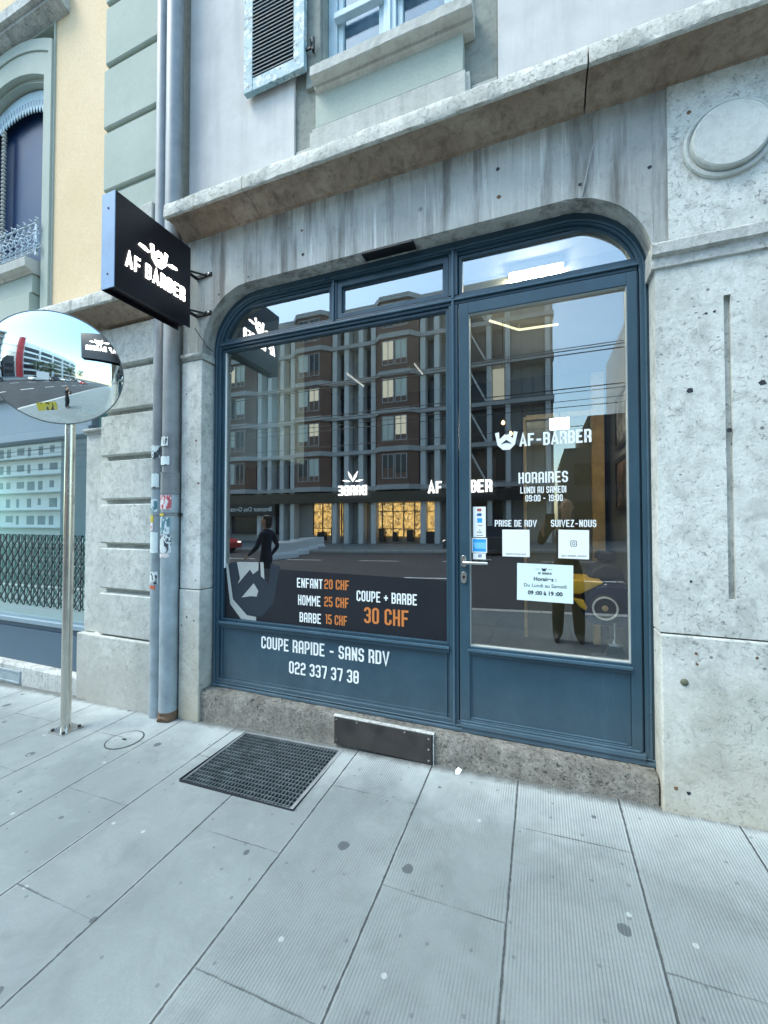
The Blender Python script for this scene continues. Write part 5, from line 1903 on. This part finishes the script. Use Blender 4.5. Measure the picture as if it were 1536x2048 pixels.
for k in range(5):
    for q in range(34):
        x = -138 + q * 2.4
        m.box(x, x + rnd.choice((.6, .9, .9, 1.6)), -32.02, -31.97, 1.0 + 2.35 * k + rnd.choice((0, 0, .3)), 2.2 + 2.35 * k)
m.build('window_rows', 'opp_grey', Fb)
m = MB()
for k in range(6):
    m.box(-139.9, -56.1, -32.0, -31.2, .55 + 2.35 * k, .68 + 2.35 * k)
m.build('gallery', 'opp_col', Fb)
Gb = thing('grey_corner_building', 'grey building with two upright dark red window strips, left of the long grey block', 'building', (-50, -30, 0))
m = MB(); m.box(-55.5, -46, -44, -30, -.6, 18); m.build('wall', 'opp_grey', Gb)
m = MB()
for x in (-54.6, -50.4):
    m.box(x, x + 1.5, -30.05, -29.9, 1, 9)
m.build('red_strip', 'opp_red', Gb)
m = MB()
for x in (-54.5, -50.3):
    for k in range(5):
        m.box(x, x + 1.3, -29.91, -29.85, 1.3 + 1.55 * k, 2.3 + 1.55 * k)
m.build('dark_pane', 'opp_dark', Gb)

# tram wires
for k, (y, z) in enumerate(((-8.2, 5.5), (-9.0, 5.9), (-9.0, 4.9), (-13.6, 5.6), (-14.2, 6.3), (-14.2, 5.0), (-16.5, 6.6), (-11.4, 6.9))):
    m = MB()
    m.tube([(-60 + 6 * q, y + .02 * (q % 2), z + .10 * abs(math.sin(q * .52)) + .033 * sx_(-60 + 6 * q) * .3) for q in range(21)], .014, 5)
    recenter(tag(m.build('tram_wire', 'wire'), 'thin dark overhead tram wire strung along the street, mirrored in the glass', 'wire', 'overhead tram wires'), (0, y, z))
# white street barriers
for k in range(4):
    x, y = -12.6 - .75 * k, -15.2 - 2.3 * k
    zb = gz(x, -4.6) - .14
    t = thing('street_barrier', ['end', 'second', 'third', 'far'][k] + ' one of four white plastic barriers in a row before the lit shop', 'barrier', (x, y, zb), 'white barriers on the roadside')
    m = MB()
    m.prism([(-.25, 0), (-.22, .25), (-.10, .35), (-.09, .85), (.09, .85), (.10, .35), (.22, .25), (.25, 0)], -1.0, 1.0, lambda a, b, c: (x + a * .95 - b * .30, y + b * 1.0 + a * .3, zb + c))
    m.build('body', 'opp_white', t, .02)
    m = MB()
    m.tube([(x + .28, y - .95, zb + .5), (x + .31, y - 1.06, zb + .5)], .05, 8)
    m.build('coupling', 'zinc_dark', t)

# cars
def car(paint, label):
    t = thing('parked_car', label, 'car', (0, 0, 0), 'cars standing along the far side of the street')
    m = MB()
    side = [(-2.1, .30), (-2.12, .62), (-2.0, .86), (-1.35, .95), (1.0, .93), (1.75, .84), (2.08, .66), (2.10, .30)]
    vs, n = [], len(side)
    for yy, s_ in ((-.86, .985), (-.80, 1.0), (.80, 1.0), (.86, .985)):
        for a, b in side:
            vs.append((a * s_, yy, .3 + (b - .3) * (s_ if abs(yy) > .82 else 1)))
    fs = [tuple(range(n)), tuple(range(4 * n - 1, 3 * n - 1, -1))]
    for q in range(3):
        fs += [(q * n + i, q * n + (i + 1) % n, (q + 1) * n + (i + 1) % n, (q + 1) * n + i) for i in range(n)]
    m.add(vs, fs)
    m.build('body', paint, t, .03, 40)
    m = MB()
    roof = [(-1.85, .93), (-1.45, 1.36), (-.9, 1.47), (.15, 1.45), (.95, .93)]
    n = len(roof)
    vs = [(a, -.78, b) if b < 1 else (a, -.60, b) for a, b in roof] + [(a, .78, b) if b < 1 else (a, .60, b) for a, b in roof]
    m.add(vs, [tuple(range(n)), tuple(range(2 * n - 1, n - 1, -1))] + [(i, i + n, (i + 1) % n + n, (i + 1) % n) for i in range(n)])
    cb = m.build('cabin', 'opp_dark', t, .02)
    m = MB()
    m.add([(-1.42, -.60, 1.375), (-.9, -.61, 1.485), (.15, -.61, 1.465), (.15, .61, 1.465), (-.9, .61, 1.485), (-1.42, .60, 1.375)], [(0, 1, 4, 5), (1, 2, 3, 4)])
    m.build('roof', paint, cb)
    for x in (-1.3, 1.3):
        for s_ in (-1, 1):
            m = MB()
            m.lathe([(.20, -.10), (.31, -.10), (.325, -.05), (.325, .05), (.31, .10), (.20, .10)], (x, s_ * .78, .325), 20, lambda a, b, h: (a, h, b))
            wq = m.build('wheel', 'rubber', t, 0, 40)
            m = MB()
            m.lathe([(.20, 0), (.17, .015), (.05, .02), (.001, .03)], (x, s_ * .88, .325), 14, lambda a, b, h, s_=s_: (a, h * s_, b))
            m.build('rim', 'chrome', wq)
    for s_ in (-1, 1):
        m = MB(); m.box(2.02, 2.09, s_ * .62 - .14, s_ * .62 + .14, .62, .74); m.build('headlight', 'lit_soft', t)
        m = MB(); m.box(-2.11, -2.04, s_ * .66 - .12, s_ * .66 + .12, .66, .80); m.build('tail_light', 'opp_red', t)
    return t
cw = car('opp_white', 'white hatchback nearest the lit shop across the street, lights on')
cr = car('opp_red', 'dark red hatchback parked before the lit shop behind the white barriers')
cg = car('opp_shade', 'dark grey hatchback first in the line of cars up the street')
place = lambda c, x, y, rz: (setattr(c, 'location', (x, y, gz(x, -4.6) - .14)), setattr(c, 'rotation_euler', (0, 0, rz)))
place(cw, 8.0, -17.5, R(180))
place(cr, -20.5, -18.3, 0)
place(cg, 14.0, -17.2, R(180))
for src, x, y, lab in ((cw, 20.5, -17.4, 'white hatchback standing behind the dark grey one up the street'), (cg, 27, -17.3, 'dark grey hatchback far up the street between two white cars'), (cw, 34, -17.2, 'farthest white hatchback of the line up the street'),
                       (cr, 24, -11.5, 'dark red hatchback driving alone in the middle of the street'), (cw, -30, -18.6, 'white hatchback parked left of the dark shop fascia with white lettering'), (cg, -2.6, -18.8, 'dark grey hatchback parked by the right end of the grey block')):
    dup(src, (x, y, gz(x, -4.6) - .14), R(180), lab)

# street trees
def tree(x, y, h, label, seed):
    rnd = random.Random(seed)
    z0 = gz(x, -4.6)
    t = thing('street_tree', label, 'tree', (x, y, z0), 'street trees on the far pavement')
    m = MB()
    m.tube([(x, y, z0), (x + .05, y, z0 + h * .25), (x - .05, y + .05, z0 + h * .5), (x, y, z0 + h * .8)], [.16, .13, .10, .04], 10)
    for k in range(7):
        a = k * 2.4
        m.tube([(x, y, z0 + h * (.35 + .05 * k)), (x + math.cos(a) * h * .16, y + math.sin(a) * h * .16, z0 + h * (.5 + .05 * k)), (x + math.cos(a) * h * .26, y + math.sin(a) * h * .26, z0 + h * (.58 + .05 * k))], [.07, .04, .015], 6)
    m.build('trunk', 'bark', t, 0, 60)
    m = MB()
    cl = [(x + rnd.gauss(0, h * .15), y + rnd.gauss(0, h * .15), z0 + h * rnd.uniform(.42, 1.0), h * rnd.uniform(.07, .13)) for _ in range(34)]
    for cx_, cy_, cz_, r in cl:
        for q in range(70):
            d = Vector((rnd.gauss(0, 1), rnd.gauss(0, 1), rnd.gauss(0, .8))).normalized() * r * rnd.uniform(.3, 1.1)
            p = Vector((cx_, cy_, cz_)) + d
            a = Vector((rnd.uniform(-1, 1), rnd.uniform(-1, 1), rnd.uniform(-1, 1))).normalized() * .13
            b = a.cross(Vector((rnd.uniform(-1, 1), rnd.uniform(-1, 1), rnd.uniform(-1, 1)))).normalized() * .09
            m.add([p - a, p - b, p + a, p + b], [(0, 1, 2, 3)])
    m.build('crown', 'leaf', t)
tree(11.5, -22.0, 6.5, 'leafy street tree before the white and red building', 1)
tree(30, -21.5, 8, 'taller leafy street tree far up the far pavement', 2)

# street lamps
t = thing('street_lamp', 'nearest slim grey street lamp on the far pavement', 'street lamp', (0, 0, 0), 'street lamps on the far pavement')
m = MB(); m.tube([(0, 0, 0), (0, 0, .9), (0, 0, .95), (0, 0, 8.5)], [.11, .11, .075, .05], 12); m.build('pole', 'zinc_dark', t, 0, 50)
m = MB(); m.tube([(0, 0, 8.3), (0, .5, 8.75), (0, 1.5, 8.9)], .035, 8); ar = m.build('arm', 'zinc_dark', t, 0, 60)
m = MB(); m.prism([(1.3, 8.86), (2.1, 8.90), (2.1, 8.97), (1.9, 9.03), (1.4, 9.0)], -.13, .13, lambda a, b, c: (b, a, c)); m.build('lamp_head', 'zinc', ar)
t.location = (10, -20.6, gz(10, -4.6))
for x, lab in ((22, 'second slim grey street lamp up the far pavement'), (36, 'farthest slim grey street lamp up the far pavement'), (-34, 'slim grey street lamp far to the left on the far pavement')):
    dup(t, (x, -20.6, gz(x, -4.6)), 0, lab)
tree(17, -21.8, 7.2, 'broad leafy street tree between two street lamps', 5)
tree(42, -21.4, 9, 'tallest leafy street tree at the far end of the pavement', 6)

# people
def body_mesh(name, joints, edges, rad, mats, matfn):
    me = bpy.data.meshes.new(name)
    names = list(joints)
    me.from_pydata([joints[k] for k in names], [(names.index(a), names.index(b)) for a, b in edges], [])
    ob = bpy.data.objects.new(name, me)
    COL.objects.link(ob)
    sk = ob.modifiers.new('skin', 'SKIN')
    sk.use_smooth_shade = True
    sk.branch_smoothing = .6
    lay = me.skin_vertices[0].data if me.skin_vertices else None
    for k, nm in enumerate(names):
        r = rad[nm]
        r = r if isinstance(r, tuple) else (r, r)
        lay[k].radius = r
        lay[k].use_root = (nm == 'pelvis')
    ss = ob.modifiers.new('sub', 'SUBSURF')
    ss.levels = 2
    ss.render_levels = 2
    dg = bpy.context.evaluated_depsgraph_get()
    dg.update()
    out = bpy.data.meshes.new_from_object(ob.evaluated_get(dg))
    bpy.data.objects.remove(ob)
    out.materials.clear()
    for mt in mats:
        out.materials.append(M[mt] if isinstance(mt, str) else mt)
    for p in out.polygons:
        p.material_index = matfn(p.center)
        p.use_smooth = True
    o_ = bpy.data.objects.new(name, out)
    COL.objects.link(o_)
    return o_
skin_m = m_paint('skin', (.48, .29, .21), .5, .08, 12)
coat_m = m_paint('black_coat', (.018, .018, .022), .8, .25, 9)
trou_m = m_paint('dark_trousers', (.012, .013, .018), .8, .25, 9)
shoe_m = m_paint('dark_shoe', (.05, .045, .04), .5, .2)
hair_m = m_paint('dark_hair', (.018, .013, .010), .6, .3, 30)

def person(name, label, loc, rz, pose, mats, hairlen):
    """standing height about 1.75 m, facing +y before the turn"""
    J = {'pelvis': (0, 0, .95), 'waist': (0, .01, 1.08), 'chest': (0, 0, 1.30), 'collar': (0, -.01, 1.44), 'neck': (0, .005, 1.51), 'jaw': (0, .035, 1.575), 'face': (0, .03, 1.64), 'brow': (0, .015, 1.69), 'crown': (0, -.005, 1.735)}
    E_ = [('pelvis', 'waist'), ('waist', 'chest'), ('chest', 'collar'), ('collar', 'neck'), ('neck', 'jaw'), ('jaw', 'face'), ('face', 'brow'), ('brow', 'crown')]
    rd = {'pelvis': (.155, .115), 'waist': (.14, .105), 'chest': (.165, .115), 'collar': (.11, .08), 'neck': (.055, .058), 'jaw': (.062, .080), 'face': (.074, .094), 'brow': (.074, .094), 'crown': (.048, .058)}
    for s_, tg in ((-1, 'l'), (1, 'r')):
        hipx, sh = .09 * s_, .185 * s_
        kx_, ky_, ax_, ay_ = pose['leg' + tg]
        J['hip' + tg] = (hipx, 0, .90)
        J['thigh' + tg] = (hipx + (kx_ - hipx) * .5, ky_ * .5, .70)
        J['knee' + tg] = (kx_, ky_, .49)
        J['calf' + tg] = (kx_ + (ax_ - kx_) * .35, ky_ + (ay_ - ky_) * .35 - .02, .34)
        J['ankle' + tg] = (ax_, ay_, .085)
        J['ball' + tg] = (ax_ + .012 * s_, ay_ + .12, .04)
        J['toe' + tg] = (ax_ + .015 * s_, ay_ + .19, .032)
        E_ += [('pelvis', 'hip' + tg), ('hip' + tg, 'thigh' + tg), ('thigh' + tg, 'knee' + tg), ('knee' + tg, 'calf' + tg), ('calf' + tg, 'ankle' + tg), ('ankle' + tg, 'ball' + tg), ('ball' + tg, 'toe' + tg)]
        rd.update({'hip' + tg: .10, 'thigh' + tg: .098, 'knee' + tg: .082, 'calf' + tg: .078, 'ankle' + tg: (.062, .066), 'ball' + tg: (.045, .034), 'toe' + tg: (.036, .024)})
        el, wr = Vector(pose['elbow' + tg]), Vector(pose['wrist' + tg])
        J['sh' + tg] = (sh, -.01, 1.42)
        J['elbow' + tg] = tuple(el)
        J['fore' + tg] = tuple(el.lerp(wr, .4))
        J['wrist' + tg] = tuple(wr)
        E_ += [('collar', 'sh' + tg), ('sh' + tg, 'elbow' + tg), ('elbow' + tg, 'fore' + tg), ('fore' + tg, 'wrist' + tg)]
        rd.update({'sh' + tg: .062, 'elbow' + tg: .046, 'fore' + tg: .042, 'wrist' + tg: (.028, .024)})
        d = (wr - el).normalized() if not pose.get('handdir' + tg) else Vector(pose['handdir' + tg]).normalized()
        side = Vector(pose.get('palm' + tg, (1, 0, 0)))
        side = (side - d * side.dot(d)).normalized()
        up_ = d.cross(side)
        J['palm' + tg] = tuple(wr + d * .065)
        rd['palm' + tg] = (.034, .016)
        E_.append(('wrist' + tg, 'palm' + tg))
        curl = pose.get('curl', .35)
        for q, (o_, ln) in enumerate(((-.030, .072), (-.010, .080), (.010, .075), (.029, .060))):
            b = wr + d * .075 + side * o_
            k1 = b + (d * .55 + up_ * -.2 * curl) * ln
            k2 = k1 + (d * (1 - curl) * .5 - up_ * curl * .8) * ln * .8
            for nm, pt, rr_ in (('a', b, .0095), ('b', k1, .0085), ('c', k2, .0075)):
                J[f'f{q}{nm}{tg}'] = tuple(pt)
                rd[f'f{q}{nm}{tg}'] = rr_
            E_ += [('palm' + tg, f'f{q}a{tg}'), (f'f{q}a{tg}', f'f{q}b{tg}'), (f'f{q}b{tg}', f'f{q}c{tg}')]
        th = wr + d * .03 - side * .034 * 1
        J['th1' + tg] = tuple(th)
        J['th2' + tg] = tuple(th + d * .035 - side * .022 - up_ * .008)
        J['th3' + tg] = tuple(th + d * .062 - side * .026 - up_ * .018)
        E_ += [('wrist' + tg, 'th1' + tg), ('th1' + tg, 'th2' + tg), ('th2' + tg, 'th3' + tg)]
        rd.update({'th1' + tg: .012, 'th2' + tg: .010, 'th3' + tg: .0085})
    wl_, wr_ = Vector(pose['wristl']), Vector(pose['wristr'])
    def mf(c):
        if c.z > 1.50 and abs(c.x) < .13 and c.y < .2 and (c - wl_).length > .14 and (c - wr_).length > .14:
            return 0
        if min((c - wl_).length, (c - wr_).length) < .025 or ((c - wl_).length < .19 and (c - Vector(pose['elbowl'])).length > (wl_ - Vector(pose['elbowl'])).length) or ((c - wr_).length < .19 and (c - Vector(pose['elbowr'])).length > (wr_ - Vector(pose['elbowr'])).length):
            return 0
        if c.z < .09:
            return 3
        return 1 if c.z > .88 else 2
    t = thing(name, label, 'person', (0, 0, 0))
    bd = body_mesh('body', J, E_, rd, mats, mf)
    bd.parent = t
    m = MB()
    m.lathe([(.062, -.035), (.074, -.005), (.079, .03), (.076, .06), (.060, .085), (.035, .10), (.002, .105)], (0, -.010, 1.662), 22, lambda a, b, h: (a * .98, b * 1.18 - .012 + h * .12 - (.03 if b > 0 and h < .03 else 0), h + (.045 * max(0, b) / .08 if h < .03 else 0)))
    if hairlen > .1:
        m.lathe([(.055, -.12), (.075, -.06), (.085, .0), (.08, .04)], (0, -.045, 1.64), 16, lambda a, b, h: (a, b * .7, h))
    m.build('hair', hair_m, t, 0, 70)
    m = MB()
    m.add([(-.012, .118, 1.622), (.012, .118, 1.622), (0, .142, 1.612), (0, .112, 1.668), (0, .115, 1.608)], [(0, 2, 3), (1, 3, 2), (0, 4, 2), (1, 2, 4)])
    m.build('nose', skin_m, t, 0, 80)
    for s_ in (-1, 1):
        m = MB(); m.lathe([(.001, -.010), (.0105, 0), (.001, .010)], (.031 * s_, .105, 1.655), 10); m.build('eye', 'ink', t, 0, 80)
        m = MB(); m.lathe([(.001, -.030), (.012, -.012), (.016, .012), (.001, .030)], (.076 * s_, .005, 1.635), 10, lambda a, b, h: (a * .5, b * 1.2, h)); m.build('ear', skin_m, t, 0, 80)
    m = MB(); m.box(-.022, .022, .108, .116, 1.583, 1.590); m.build('mouth', m_paint('lips', (.34, .13, .11), .5), t, .003)
    t.location = loc
    t.rotation_euler = (0, 0, rz)
    return t
ph_pose = dict(legl=(-.10, .03, -.11, 0), legr=(.12, .05, .14, -.02), elbowl=(-.30, .12, 1.20), elbowr=(.20, .18, 1.17), wristl=(-.285, .30, 1.37), wristr=(-.105, .31, 1.36),
               handdirl=(.30, .25, .9), handdirr=(-.30, .25, .9), palml=(0, -1, 0), palmr=(0, -1, 0), curl=.5)
px_, py_ = .30, -2.98
person('person', 'person in a black coat holding up a phone, mirrored in the shop door', (px_, py_, gz(px_, py_)), 0, ph_pose, [skin_m, coat_m, trou_m, shoe_m], 0)
m = MB()
m.box(.055, .155, -2.575, -2.566, 1.47, 1.64)
recenter(tag(m.build('phone', 'black', None, .003), 'black phone held upright in both hands by the person before the shop', 'phone'), (.10, -2.57, 1.47))
wk = dict(legl=(-.09, .16, -.09, .20), legr=(.09, .02, .09, -.26), elbowl=(-.27, -.10, 1.16), elbowr=(.27, .06, 1.16), wristl=(-.27, .06, .95), wristr=(.26, .24, 1.0), curl=.4)
navy = m_paint('navy_jacket', (.010, .013, .028), .8, .2, 8)
person('person', 'person in a navy jacket walking by the kerb, mirrored left in the shop window', (-4.9, -3.9, gz(-4.9, -3.9)), R(80), wk, [skin_m, navy, trou_m, shoe_m], .2)
